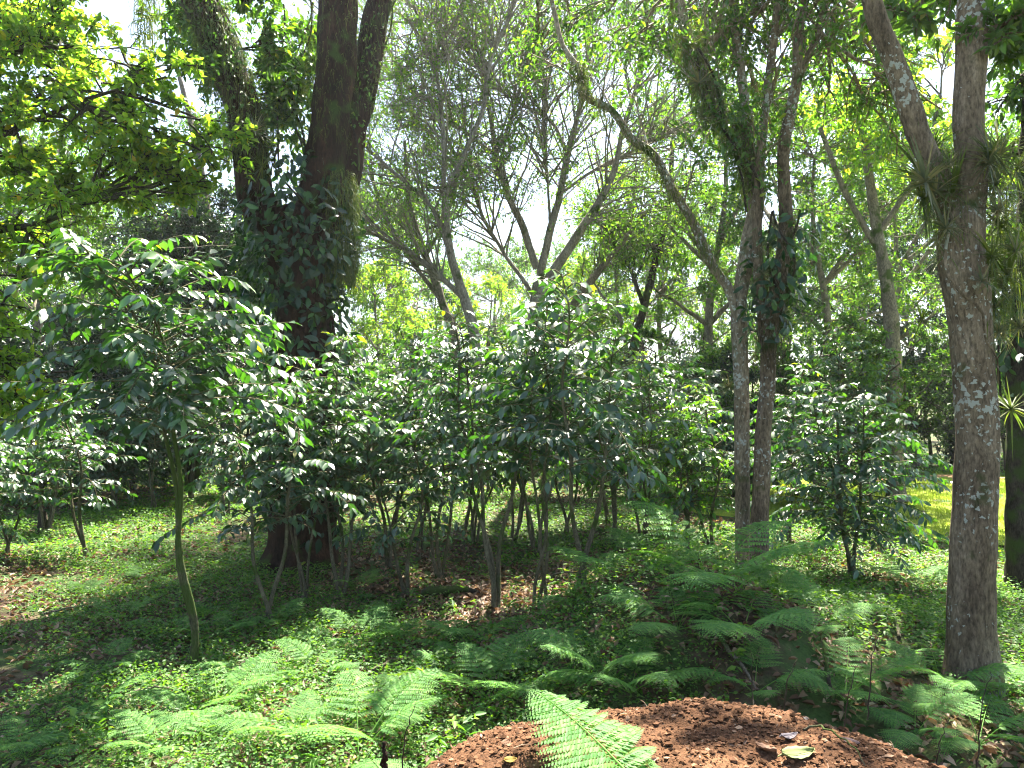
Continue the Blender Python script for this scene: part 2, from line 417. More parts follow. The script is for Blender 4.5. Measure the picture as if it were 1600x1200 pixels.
pos = np.stack([X, Y, hgt(X, Y) + .01], -1)
d = rvec(rng, len(X)) * .6 + np.array([0, 0, 1]); d[:, 2] = np.abs(d[:, 2])
leaves(mb, leaf_t(.10, .1, .1, 'quad'), pos, d, rvec(rng, len(X)), rng.uniform(.04, .09, len(X)), rng.uniform(0, 1, len(X)))
tag(link("meadow_grass", mb.mesh("meadow_grass", M['grass'])), "short bright grass blades of the sunlit meadow", "grass", None, "stuff")

# ------------------------------------------------------------------ trees
def shape_branch(mb, a, b, r0, r1, rng, wob=0.06, ns=5, n=7, sag=0.0, up=0.0):
    a = np.asarray(a, float); b = np.asarray(b, float)
    L_ = np.linalg.norm(b - a)
    t = np.linspace(0, 1, n)[:, None]
    pts = a + (b - a) * t
    pts[:, 2] += up * L_ * np.sin(t[:, 0] * np.pi) - sag * L_ * t[:, 0] ** 2
    w = rng.normal(0, wob * L_, (n, 3)); w[0] = 0
    w = np.cumsum(w, 0) / np.sqrt(n)
    pts = pts + w * np.sin(t * np.pi * .5)
    tube(mb, pts, np.linspace(r0, r1, n), ns)
    return pts

def leafy(lb, tb, centre, rad, rng, n_sub, n_tw, n_leaf, tpl, size, origin=None, droop=0.3, twig_r=0.006, leaf_jit=0.10, squash=0.75, nsides=3, up=1.0):
    """sub-branches that fill a blob round `centre`, each with twigs, each with leaves"""
    c = np.asarray(centre, float)
    o = c if origin is None else np.asarray(origin, float)
    P0 = []; D0 = []
    for k in range(n_sub):
        e = rvec(rng, 1)[0] * np.array([1, 1, squash]) * rad * rng.uniform(.45, 1.0)
        s = o + (c - o) * rng.uniform(0.45, 1.0)
        pts = shape_branch(tb, s, c + e, twig_r * 2.2, twig_r * .8, rng, .07, nsides, 6, up=.08)
        for j in range(n_tw):
            t = rng.uniform(.25, 1.0) * 4.99; i = int(t); p = pts[i] + (pts[i + 1] - pts[i]) * (t - i)
            bd = norm(pts[min(i + 1, 5)] - pts[i])
            td = norm(bd * .7 + rvec(rng, 1)[0] * .9 + np.array([0, 0, .1]))
            ln = rad * rng.uniform(.22, .5)
            q = p + td * ln - np.array([0, 0, droop * ln * .5])
            tube(tb, np.array([p, (p + q) / 2 + np.array([0, 0, .05 * ln]), q]), [twig_r, twig_r * .8, twig_r * .4], 3, cap=False)
            u = rng.uniform(.1, 1.05, n_leaf)[:, None]
            P0.append(p + (q - p) * u + rng.normal(0, leaf_jit * ln, (n_leaf, 3)))
            D0.append(np.tile(td, (n_leaf, 1)))
    if not P0: return
    pos = np.concatenate(P0); D = np.concatenate(D0); N = len(pos)
    d = D * .5 + rvec(rng, N) * .9 - np.array([0, 0, droop])
    nr = rvec(rng, N) * .75 + np.array([0, 0, up])
    leaves(lb, tpl, pos, d, nr, size * rng.uniform(.6, 1.25, N), rng.uniform(0, 1, N))

def traced_tree(name, label, limbs, blobs, bark, leafm, tpl, size, seed, group=None, cat="tree", Yd=None, lump=.10, sub=(9, 5, 9), droop=.3, twigs=0, tlen=1.2, ns=14, wk=1.0, twr=.010):
    """limbs: lists of (px, py, depth, width px).  blobs: (px, py, depth, radius m, density)"""
    rng = np.random.default_rng(seed)
    root_px = limbs[0][0]
    base = P(root_px[0], root_px[1], root_px[2])
    root = empty(name, base); tag(root, label, cat, group)
    tr = MB(); allp = []
    for li, lm in enumerate(limbs):
        pts = np.array([P(a, b, c) for a, b, c, w in lm]); rad = np.array([w * wk / F * c / 2 for a, b, c, w in lm])
        if li == 0:
            pts = np.vstack([pts[0] - [0, 0, .25], pts]); rad = np.r_[rad[0] * 1.15, rad]
        n = max(10, int(np.linalg.norm(np.diff(pts, axis=0), axis=1).sum() / .09))
        pp, u = resample(pts, n)
        d = np.r_[0, np.cumsum(np.linalg.norm(np.diff(pts, axis=0), axis=1))]; rr = np.interp(u, d / d[-1], rad)
        if li == 0:
            flare = np.exp(-np.arange(n) * .09 / .16); rr = rr * (1 + .22 * flare)
        pp = pp + np.cumsum(rng.normal(0, .004, pp.shape), 0) * (rr[:, None] / max(rr.max(), 1e-6))
        if len(limbs) and rr.max() > .02: tube(tr, pp - base, rr, ns if rr.max() > .05 else 7, rng, lump)
        else: tube(tr, pp - base, rr, 5)
        allp.append(pp[len(pp) // 3:] if li == 0 else pp)
    link("trunk", tr.mesh("trunk", M[bark]), root)
    AP = np.concatenate(allp)
    lb, tb = MB(), MB()
    for px, py, Y, rad, den in blobs:
        c = P(px, py, Y)
        cand = AP[AP[:, 2] < c[2] + .3] if (AP[:, 2] < c[2] + .3).any() else AP
        o = cand[np.argmin(np.linalg.norm(cand - c, axis=1) + rng.uniform(0, .4, len(cand)))]
        dist = np.linalg.norm(c - o)
        if dist > .15: shape_branch(tb, o - base, c - base, .010 + .006 * dist, .008, rng, .07, 5, 9, up=.05)
        leafy(lb, tb, c - base, rad, rng, max(1, int(sub[0] * den)), sub[1], sub[2], tpl, size, o - base, droop)
    for k in range(twigs):
        li = rng.integers(1, len(allp)) if len(allp) > 1 else 0
        pl = allp[li]; i = rng.integers(len(pl) // 4, len(pl) - 1); o = pl[i]; tdir = norm(pl[i] - pl[max(0, i - 2)])
        d = norm(tdir * .8 + rvec(rng, 1)[0] * .8 + [0, 0, .25]); ln = tlen * rng.uniform(.5, 1.3)
        pp = shape_branch(tb, o - base, o - base + d * ln, twr, twr * .4, rng, .06, 4, 9, up=.03)
        for j in range(5):
            q0 = pp[rng.integers(2, 9)]; dd = norm(d * .6 + rvec(rng, 1)[0] * .8); l2 = ln * rng.uniform(.25, .6)
            p2 = shape_branch(tb, q0, q0 + dd * l2, .005, .0025, rng, .06, 3, 5)
            for j2 in range(2):
                q2 = p2[rng.integers(1, 5)]; d3 = norm(dd * .6 + rvec(rng, 1)[0] * .8)
                tube(tb, np.array([q2, q2 + d3 * l2 * .25, q2 + d3 * l2 * .5 - [0, 0, .02]]), [.003, .0025, .0015], 3, cap=False)
                m = 7; u = rng.uniform(.1, 1, m)[:, None]
                leaves(lb, tpl, q2 + d3 * l2 * .5 * u + rng.normal(0, .03, (m, 3)), rvec(rng, m) + d3 * .5 - [0, 0, droop], rvec(rng, m) * .8 + [0, 0, 1], size * rng.uniform(.5, 1.1, m), rng.uniform(0, 1, m))
    if lb.n:
        link("branches", tb.mesh("branches", M[bark]), root)
        link("crown", lb.mesh("crown", M[leafm]), root)
    return root, base, allp

def px_blobs(rng, box, depth, rad, n, den=1.0):
    x0, y0, x1, y1 = box
    return [(rng.uniform(x0, x1), rng.uniform(y0, y1), rng.uniform(*depth), rng.uniform(*rad), den) for _ in range(n)]

def over_blobs(rng, xr, yr, zr, rad, n, den=1.0):  # overhead boughs, mostly unseen, placed to shade and dapple the floor
    """blobs given in metres, turned into the (px,py,Y) form"""
    out = []
    for _ in range(n):
        x, y, z = rng.uniform(*xr), rng.uniform(*yr), rng.uniform(*zr)
        px, py = to_px(x, y, z)
        out.append((px, py, y, rng.uniform(*rad), den))
    return out
def to_px(x, y, z):
    z = z - CAM_H
    dep = y * cp + z * sp_; vv = -y * sp_ + z * cp
    return 800 + F * x / dep, 600 - F * vv / dep

mid_t = leaf_t(.42, .15, .15, 'mid'); nar_t = leaf_t(.28, .1, .2, 'mid'); q_t = leaf_t(.5, .12, .12, 'quad'); big_t = leaf_t(.42, .08, .22, 'big')
rb = np.random.default_rng(77)

gA = ground(470, 885)[1]
tree_a, base_a, limbs_a = traced_tree("shade_tree", "massive dark shade tree cloaked in vines whose trunk forks into three thick upright limbs",
    [[(470, 895, gA, 135), (470, 850, gA, 106), (472, 760, gA, 92), (474, 620, gA, 92), (474, 480, gA, 90), (468, 400, gA, 104), (478, 345, gA, 110)],
     [(478, 400, gA, 78), (494, 320, gA, 72), (510, 220, gA, 64), (519, 110, gA, 61), (523, 0, gA, 58), (528, -160, gA, 60), (500, -420, gA, 40)],
     [(452, 390, gA, 66), (408, 330, gA, 56), (390, 255, gA, 50), (384, 190, gA - .1, 50), (352, 95, gA - .2, 56), (312, 0, gA - .3, 60), (250, -130, gA - .4, 42), (150, -260, gA - .5, 25)],
     [(500, 360, gA, 60), (534, 290, gA + .3, 54), (554, 200, gA + .4, 42), (575, 90, gA + .5, 42), (600, -20, gA + .6, 40), (660, -200, gA + .7, 30)]],
    px_blobs(rb, (250, -20, 460, 140), (7.2, 8.6), (.3, .5), 7, .8) + px_blobs(rb, (430, 10, 480, 240), (8.2, 8.6), (.3, .4), 5, .8) +
    over_blobs(rb, (-6, 0.5), (7, 11.0), (7.4, 9.5), (.4, .7), 4, 1.0),
    'redbark', 'mid', mid_t, .085, 11, sub=(12, 6, 10), lump=.10, ns=40)

gB = ground(1183, 912)[1]
gB2 = gB + .15
tree_b1, base_b1, _ = traced_tree("slender_tree", "slender pale tree, left one of the close pair, with a limb leaning up-left",
    [[(1160, 896, gB2, 24), (1161, 760, gB2, 23), (1157, 620, gB2, 22), (1153, 485, gB2, 24)],
     [(1153, 495, gB2, 16), (1136, 445, gB2, 17), (1120, 425, gB2, 15), (1098, 378, gB2, 17), (1084, 350, gB2, 14), (1052, 300, gB2, 14), (1018, 240, gB2, 13), (990, 222, gB2, 13), (958, 178, gB2, 11), (908, 146, gB2, 13), (903, 112, gB2, 9), (880, 78, gB2, 9), (866, 30, gB2, 8), (845, -60, gB2, 6)],
     [(1153, 495, gB2, 21), (1166, 400, gB2, 25), (1180, 300, gB2, 26), (1165, 240, gB2, 24), (1120, 170, gB2, 26), (1090, 110, gB2, 24), (1068, 40, gB2, 16), (1050, -60, gB2, 12)],
     [(1176, 285, gB2, 18), (1164, 180, gB2, 17), (1158, 110, gB2, 14), (1145, 30, gB2, 12), (1150, -80, gB2, 9)],
     [(1085, 105, gB2, 9), (1120, 55, gB2, 8), (1180, 10, gB2, 7)]],
    px_blobs(rb, (850, -20, 1120, 130), (8.0, 9.4), (.35, .6), 11, .55) + px_blobs(rb, (980, 60, 1260, 260), (8, 9.4), (.3, .5), 7, .6) +
    over_blobs(rb, (0, 4), (6.5, 9.5), (5.9, 7.5), (.4, .6), 3, .8), 'whitebark', 'mid', mid_t, .07, 12, sub=(11, 6, 9), twigs=40, tlen=.7)
tree_b2, base_b2, _ = traced_tree("slender_tree", "right one of the close slender pair, wrapped in a dark root tangle halfway up",
    [[(1184, 914, gB, 27), (1184, 800, gB, 26), (1187, 700, gB, 25), (1194, 600, gB, 25), (1198, 500, gB, 24), (1214, 420, gB, 22), (1224, 330, gB, 20), (1220, 250, gB, 18), (1240, 130, gB, 17), (1244, 40, gB, 16), (1262, -60, gB, 12)],
     [(1196, 540, gB, 16), (1186, 440, gB, 17), (1182, 350, gB, 16), (1192, 240, gB, 15), (1205, 120, gB, 13), (1218, 0, gB, 11), (1220, -80, gB, 8)],
     [(1236, 150, gB, 10), (1270, 60, gB, 9), (1290, -30, gB, 7)]],
    px_blobs(rb, (1190, -20, 1440, 200), (7.6, 9.5), (.35, .55), 12, .55) + over_blobs(rb, (2, 6), (7, 10), (6.2, 7.8), (.4, .7), 3, .8),
    'palebark', 'mid', mid_t, .07, 13, sub=(11, 6, 9), twigs=40, tlen=.7)

gC = ground(1520, 1072)[1]
tree_c, base_c, limbs_c = traced_tree("large_tree", "stout reddish-grey tree dotted with white lichen, nearest to the viewer beyond the fern slope",
    [[(1521, 1080, gC, 92), (1521, 1045, gC, 76), (1521, 1000, gC, 67), (1523, 900, gC, 62), (1528, 780, gC, 60), (1530, 690, gC, 60), (1524, 580, gC, 60), (1516, 480, gC, 66), (1506, 400, gC, 70), (1508, 330, gC, 62)],
     [(1510, 350, gC, 54), (1514, 260, gC, 46), (1514, 170, gC, 44), (1518, 90, gC, 44), (1522, 0, gC, 42), (1530, -120, gC, 36), (1560, -300, gC, 22)],
     [(1494, 350, gC, 38), (1462, 262, gC, 34), (1440, 215, gC, 34), (1420, 150, gC, 33), (1398, 90, gC, 30), (1372, 25, gC, 30), (1350, -60, gC, 26), (1300, -200, gC, 16)],
     [(1540, 60, gC, 12), (1600, 30, gC, 10), (1680, -40, gC, 7)]],
    over_blobs(rb, (1.5, 5.0), (3.6, 7.0), (4.9, 6.0), (.4, .65), 9, .7) + over_blobs(rb, (1.8, 6.0), (5.5, 9.0), (6.6, 8.0), (.4, .7), 4, .9) + px_blobs(rb, (1360, -40, 1600, 40), (4.6, 5.6), (.25, .4), 6, .6) + px_blobs(rb, (1540, -30, 1640, 130), (4.2, 5), (.2, .3), 3, .7),
    'palebark', 'mid', mid_t, .08, 14, sub=(10, 6, 8), ns=40, lump=.07)

gD = ground(1590, 930)[1]
tree_d, _, _ = traced_tree("dark_tree", "dark shaded trunk at the edge of the meadow, half cut off by the frame",
    [[(1604, 932, gD, 58), (1602, 800, gD, 54), (1600, 650, gD, 52), (1604, 450, gD, 50), (1615, 250, gD, 46), (1630, 0, gD, 40), (1650, -250, gD, 26)]],
    px_blobs(rb, (1560, 0, 1700, 420), (6, 7.4), (.35, .5), 9, .7) + over_blobs(rb, (3.5, 8), (6, 9), (5.8, 7.5), (.5, .7), 3, .8),
    'darkbark', 'mid', mid_t, .09, 15, sub=(9, 5, 9))

# feathery trees in the middle distance
E = 12.5
traced_tree("feathery_tree", "airy tree whose grey limbs fan up from one fork behind the coffee shrubs",
    [[(822, 700, E, 34), (826, 580, E, 30), (838, 480, E, 30), (843, 440, E, 26)],
     [(840, 450, E, 17), (856, 370, E, 15), (872, 310, E, 13), (886, 235, E, 12), (905, 165, E, 9), (918, 80, E, 7), (930, -30, E, 5)],
     [(842, 460, E, 20), (880, 400, E, 18), (922, 335, E, 16), (952, 280, E, 13), (972, 200, E, 9), (1000, 110, E, 7), (1010, 0, E, 5)],
     [(838, 420, E, 14), (815, 350, E, 14), (792, 300, E, 12), (776, 245, E, 11), (764, 170, E, 8), (752, 90, E, 6), (765, 0, E, 5)],
     [(776, 245, E, 8), (720, 198, E, 7), (660, 150, E, 6), (600, 108, E, 5), (560, 90, E, 4)],
     [(776, 245, E, 7), (800, 180, E, 6), (820, 120, E, 5), (850, 40, E, 4)],
     [(884, 235, E, 8), (860, 190, E, 7), (810, 160, E, 6), (760, 120, E, 5), (720, 60, E, 4)],
     [(880, 300, E, 7), (930, 265, E, 6), (990, 235, E, 5), (1060, 200, E, 4)],
     [(832, 460, E, 9), (790, 400, E, 8), (760, 350, E, 7), (735, 290, E, 6), (700, 220, E, 4)],
     [(860, 360, E, 6), (855, 280, E, 5), (850, 190, E, 4), (862, 90, E, 3)]],
    px_blobs(rb, (590, -60, 1060, 350), (11.4, 13.8), (.6, 1.1), 64, .5), 'palegrey', 'feather', mid_t, .062, 21, sub=(9, 5, 8), droop=.12, twigs=300, tlen=2.1, wk=.8, twr=.016)
Fd = 11.0
traced_tree("feathery_tree", "airy tree with a thin upright fork and one long bare branch sloping up-left",
    [[(752, 720, Fd, 26), (748, 600, Fd, 23), (735, 500, Fd, 20), (716, 440, Fd, 17), (700, 380, Fd, 15), (694, 300, Fd, 13)],
     [(694, 310, Fd, 10), (690, 190, Fd, 9), (674, 95, Fd, 8), (655, 40, Fd, 6), (640, -20, Fd, 5)],
     [(697, 305, Fd, 10), (730, 230, Fd, 9), (757, 165, Fd, 8), (768, 90, Fd, 7), (800, 20, Fd, 6), (820, -50, Fd, 4)],
     [(728, 470, Fd, 12), (690, 435, Fd, 10), (640, 395, Fd, 9), (572, 360, Fd, 7)],
     [(712, 430, Fd, 8), (670, 320, Fd, 8), (610, 265, Fd, 7), (566, 225, Fd, 5)],
     [(674, 95, Fd, 6), (700, 50, Fd, 5), (725, 0, Fd, 4)]],
    px_blobs(rb, (560, -20, 800, 300), (10.4, 12), (.5, .9), 24, .45), 'palegrey', 'feather', mid_t, .06, 22, sub=(9, 5, 8), droop=.12, twigs=130, tlen=1.8, wk=.8, twr=.014)
G = 15.0
traced_tree("leaning_tree", "thin dark tree leaning to the right behind the coffee shrubs",
    [[(966, 640, G, 16), (985, 560, G, 14), (1006, 480, G, 12), (1024, 410, G, 11), (1042, 330, G, 9), (1050, 220, G, 7)],
     [(1006, 480, G, 7), (985, 420, G, 6), (960, 380, G, 5), (930, 340, G, 4)]],
    px_blobs(rb, (930, 180, 1120, 420), (14, 16), (.5, .8), 9, .7), 'darkbark', 'feather', mid_t, .085, 23, sub=(8, 5, 8), twigs=50)
traced_tree("leaning_tree", "pale straight stem slanting up from behind the tallest middle coffee shrub",
    [[(865, 600, 14, 17), (886, 494, 14, 14), (925, 437, 14, 12), (955, 400, 14, 9), (1010, 330, 14, 6)]],
    px_blobs(rb, (930, 260, 1060, 400), (13.4, 15), (.4, .6), 5, .7), 'greybark', 'feather', mid_t, .08, 24, sub=(8, 5, 8), twigs=30)
traced_tree("leaning_tree", "thin tree with two crossing stems between the vine-clad trunk and the feathery trees",
    [[(700, 640, 13, 17), (712, 540, 13, 15), (690, 470, 13, 13), (664, 400, 13, 11), (640, 320, 13, 8), (632, 220, 13, 5)],
     [(690, 470, 13, 8), (640, 400, 13, 7), (600, 330, 13, 6), (575, 250, 13, 4)],
     [(664, 400, 13, 6), (700, 330, 13, 5), (720, 240, 13, 4)]],
    px_blobs(rb, (560, 180, 720, 420), (12.4, 14), (.4, .6), 8, .7), 'greybark', 'feather', mid_t, .075, 25, sub=(8, 5, 8), twigs=50)

# bright tree reaching in from the left
Hd = 6.6
traced_tree("sunny_tree", "yellow-green sunlit tree spreading its leafy boughs into the upper corner above the tall coffee",
    [[(-330, 930, 7.2, 70), (-320, 600, 7.2, 60), (-250, 380, 7.0, 50), (-120, 270, 6.9, 18), (0, 212, Hd, 10), (60, 186, Hd, 8), (125, 158, Hd, 7), (185, 140, Hd, 5), (260, 120, Hd, 3)],
     [(-120, 270, 6.9, 16), (-60, 130, 6.9, 11), (20, 80, 6.9, 8), (110, 70, 6.9, 7)],
     [(-100, 380, 6.8, 16), (0, 360, 6.6, 11), (70, 345, 6.6, 8), (130, 320, 6.6, 5)],
     [(-250, 380, 7.0, 30), (-200, 100, 7.0, 26), (-120, -100, 7.0, 18)]],
    px_blobs(rb, (-60, 60, 200, 180), (6.0, 7.6), (.3, .45), 14, .36) + px_blobs(rb, (120, 100, 290, 260), (6.2, 7.6), (.25, .4), 15, .38) +
    px_blobs(rb, (200, 210, 370, 310), (6.8, 7.8), (.2, .35), 9, .6) + px_blobs(rb, (0, 30, 110, 90), (6.2, 7.6), (.25, .35), 5, .6) +
    px_blobs(rb, (-60, 200, 120, 420), (6.0, 7.4), (.3, .5), 14, .55) + px_blobs(rb, (-80, 330, 60, 640), (5.6, 6.8), (.2, .35), 11, .5) +
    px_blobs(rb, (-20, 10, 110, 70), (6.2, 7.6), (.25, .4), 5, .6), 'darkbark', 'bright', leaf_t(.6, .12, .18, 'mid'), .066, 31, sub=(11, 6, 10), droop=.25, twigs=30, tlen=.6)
traced_tree("dark_tree", "dense blackish-green tree between the sunny boughs and the vine-clad trunk",
    [[(300, 780, 14.5, 22), (300, 600, 14.5, 20), (292, 450, 14.5, 16), (300, 330, 14.5, 8)]],
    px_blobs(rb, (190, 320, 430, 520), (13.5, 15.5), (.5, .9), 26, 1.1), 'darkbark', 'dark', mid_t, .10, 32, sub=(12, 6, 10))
traced_tree("background_tree", "tall thin-leaved tree filling the gap between the sunny boughs and the forked shade tree",
    [[(360, 800, 15, 26), (350, 600, 15, 24), (330, 400, 15, 18), (300, 200, 15, 10), (280, 120, 15, 6)],
     [(330, 400, 15, 10), (260, 300, 15, 8), (200, 260, 15, 5)]],
    px_blobs(rb, (150, 150, 420, 400), (14, 16), (.6, .9), 16, .8), 'greybark', 'mid', mid_t, .09, 33, sub=(9, 5, 9))
traced_tree("sunny_tree", "bright-leaved tree seen between the two limbs of the stout lichened trunk and the slender pair",
    [[(1400, 760, 13, 24), (1390, 500, 13, 22), (1360, 300, 13, 14), (1340, 140, 13, 8)],
     [(1390, 420, 13, 12), (1320, 300, 13, 9), (1280, 200, 13, 6)], [(1375, 360, 13, 10), (1440, 260, 13, 8), (1470, 150, 13, 5)]],
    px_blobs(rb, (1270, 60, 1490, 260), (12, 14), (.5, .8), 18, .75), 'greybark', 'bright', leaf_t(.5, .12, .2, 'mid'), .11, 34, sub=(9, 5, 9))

# background trees: four shapes, copied
def proto_tree(seed, H, spread, bark, leafm, size, nb, low=.35, den=1.0, name="background_tree"):
    rng = np.random.default_rng(seed)
    root = empty(name, (0, -80 - seed, 0))
    tr, lb, tb = MB(), MB(), MB()
    lean = rng.uniform(-.08, .08, 2)
    z = np.linspace(-.2, H * .85, 14)
    core = np.stack([lean[0] * z + .12 * np.sin(z * 1.1 + seed), lean[1] * z + .1 * np.cos(z * .9), z], -1)
    tube(tr, core, np.linspace(.13, .03, 14) * H / 8, 8, rng, .1)
    AP = [core[4:]]
    for k in range(5):
        i = rng.integers(4, 10); a = core[i]; an = rng.uniform(0, 6.28); ln = spread * rng.uniform(.5, .9)
        b = a + np.array([math.cos(an) * ln, math.sin(an) * ln, ln * rng.uniform(.6, 1.4)])
        AP.append(shape_branch(tr, a, b, .055 * H / 8, .018, rng, .07, 6, 9))
    AP = np.concatenate(AP)
    for k in range(nb):
        zz = H * (low + (1 - low) * rng.uniform(0, 1) ** .8)
        w = spread * math.sqrt(max(.1, 1 - ((zz / H - .62) / .5) ** 2))
        an = rng.uniform(0, 6.28); r = w * math.sqrt(rng.uniform(0.05, 1))
        c = np.array([r * math.cos(an), r * math.sin(an), zz])
        o = AP[np.argmin(np.linalg.norm(AP - c, axis=1))]
        shape_branch(tb, o, c, .02, .008, rng, .07, 4, 6)
        leafy(lb, tb, c, rng.uniform(.45, .85) * spread / 2.2, rng, int(9 * den), 5, 8, mid_t if size < .1 else mid_t, size, o, .25, twig_r=.006)
    link("trunk", tr.mesh("trunk", M[bark]), root)
    link("branches", tb.mesh("branches", M[bark]), root)
    link("crown", lb.mesh("crown", M[leafm]), root)
    tag(root, "x", "tree")
    return root
protos = {
    't_mid': proto_tree(101, 9.5, 2.6, 'greybark', 'mid', .11, 34),
    't_bri': proto_tree(102, 8.0, 2.4, 'greybark', 'bright', .12, 30, den=.9),
    't_fea': proto_tree(103, 8.5, 2.8, 'greybark', 'feather', .11, 30, den=.8),
    't_drk': proto_tree(104, 9.0, 2.4, 'darkbark', 'dark', .12, 34),
    't_low': proto_tree(105, 4.2, 1.9, 'darkbark', 'mid', .11, 26, low=.12),
    't_lod': proto_tree(106, 3.6, 1.7, 'darkbark', 'dark', .11, 26, low=.08),
}
used = set()
def place_proto(key, px, Y, s, rz, label, group=None, gy=None):
    x = (px - 800) / F * Y
    loc = (x, Y, float(hgt(x, Y)) - .05)
    o = protos[key]
    if key not in used:
        used.add(key); o.location = loc; o.rotation_euler = (0, 0, rz); o.scale = (s, s, s); o["label"] = label
        if group: o["group"] = group
        return o
    return copy_tree(o, loc, rz, s, label, group)

ANCH = [(-400, "far out to the near left"), (-170, "left of the sunny boughs"), (-60, "just outside the frame below the sunny boughs"), (20, "at the frame's edge under the sunny boughs"), (75, "behind the dark stump"), (135, "behind the young three-stemmed coffee shrub"),
  (200, "below the dense blackish tree's near edge"), (260, "close to the mossy double stem's left"), (320, "close to the mossy double stem's right"), (385, "just left of the vine-clad trunk"), (450, "hidden behind the vine-clad trunk"), (520, "past the vine-clad trunk's right edge"), (580, "under the long bare sloping branch"),
  (640, "behind the three dark leaning stems"), (700, "below the upright-forked feathery tree"), (750, "left of the crooked dark coffee stem"), (800, "left of the fan-limbed feathery tree"), (850, "behind the fan-limbed feathery tree"), (900, "behind the pale slanting stem"), (950, "left of the thin dark leaning tree"), (1000, "behind the thin dark leaning tree"),
  (1045, "behind the yellowish coffee shrub"), (1095, "just left of the slender pair"), (1160, "hidden behind the slender pair"), (1225, "just right of the slender pair"), (1280, "at the round coffee shrub's left edge"), (1335, "behind the dense round coffee shrub"), (1390, "at the round coffee shrub's right edge"),
  (1450, "beyond the sunlit meadow's left end"), (1510, "behind the stout lichened trunk"), (1570, "between the stout trunk and the dark shaded trunk"), (1630, "behind the dark shaded trunk"), (1700, "right of the dark shaded trunk"), (1790, "far out to the right of the meadow"), (1900, "at the outermost right of the wood")]
seen_anch = {}
def anchor(layer, px):
    u = seen_anch.setdefault(layer, set())
    c = sorted((abs(a - px), t) for a, t in ANCH if t not in u)[0][1]
    u.add(c); return layer + " " + c
bgspec = [
    # key, px, Y, scale, label
    ('t_drk', -160, 15, .75, "dark leafy tree behind the sunny boughs at the frame's edge"),
    ('t_mid', 40, 17, .85, "green background tree seen under the sunlit boughs"),
    ('t_mid', 150, 22, .8, "mid-green tree standing deep behind the tall coffee shrub"),
    ('t_drk', 200, 17, .6, "dark low-crowned tree behind the tall coffee shrub"),
    ('t_fea', 330, 24, .85, "pale feathery tree far behind the dark dense tree"),
    ('t_drk', 400, 19, .62, "dark tree just visible past the vine-clad trunk's near side"),
    ('t_bri', 590, 20, .66, "yellow-green tree just beyond the vine-clad trunk"),
    ('t_mid', 650, 24, .85, "hazy green tree below the long bare sloping branch"),
    ('t_bri', 760, 24, .72, "low yellow-green tree framed between the two feathery trees"),
    ('t_mid', 850, 30, .85, "small distant tree at the foot of the open sky"),
    ('t_bri', 930, 22, .72, "yellow-green tree behind the pale slanting stem"),
    ('t_mid', 985, 19, .68, "green tree behind the thin dark leaning tree"),
    ('t_fea', 1040, 22, .95, "feathery tree left of the slender pair"),
    ('t_mid', 1110, 16.5, .92, "green tree directly behind the slender pair's leaning limb"),
    ('t_fea', 1230, 18, 1.1, "tall feathery tree rising behind the slender pair"),
    ('t_mid', 1290, 15.5, .85, "leafy tree behind the dense round coffee shrub"),
    ('t_drk', 1350, 23, 1.0, "dark tree deep behind the bright-leaved tree"),
    ('t_fea', 1420, 20, 1.05, "pale tree behind the stout trunk's left limb"),
    ('t_mid', 1520, 24, 1.1, "tree at the far edge of the meadow behind the stout lichened trunk"),
    ('t_mid', 1640, 21, 1.0, "tree beyond the dark shaded trunk past the meadow"),
    ('t_bri', 1760, 18, 1.0, "yellow-green tree outside the meadow's near corner"),
    ('t_drk', -60, 26, .95, "tall dark tree at the back of the left-hand wood"),
]
for k, (key, px, Y, s, lab) in enumerate(bgspec):
    place_proto(key, px, Y, s, k * 1.37, lab, "trees behind the coffee plot")
rg = np.random.default_rng(9)
for k, px in enumerate(np.linspace(-260, 1860, 26)):
    Y = 31 + rg.uniform(-3, 9)
    hi = 1.0 if 600 < px < 1010 else 1.15
    place_proto(['t_mid', 't_fea', 't_mid', 't_drk'][k % 4], px + rg.uniform(-20, 20), Y, hi * rg.uniform(.85, 1.1), rg.uniform(0, 6),
                anchor("distant tree", px), "distant trees closing the view")
for k, (px, Y, s) in enumerate([(-120, 13, 1.0), (-20, 12.2, .8), (60, 14, .9), (140, 13.2, .7), (215, 14.5, .8), (300, 15.5, .8), (375, 13.8, .75), (560, 16, .7), (640, 18, .8), (720, 21, .7),
                                (800, 19, .65), (880, 21, .75), (960, 17, .7), (1040, 15, .75), (1090, 18, .8), (1150, 13.5, .7), (1240, 14, .8), (1300, 12.5, .7), (1370, 21, .9), (1450, 22, .9), (1530, 23, .95), (1610, 22, .9), (1700, 20, 1.0), (-200, 18, 1.0), (-90, 17.5, .9), (15, 18.5, .95), (100, 18, .9), (190, 19, 1.0), (280, 18.5, .9), (1405, 18.6, .8), (1490, 19.5, .85), (1565, 19, .85), (1650, 18.8, .9)]):
    place_proto('t_lod' if (px < 420 or k % 3 == 0) else 't_low', px, Y, s, k * 2.1,
                anchor("low bushy thicket tree", px), "low trees of the thicket")

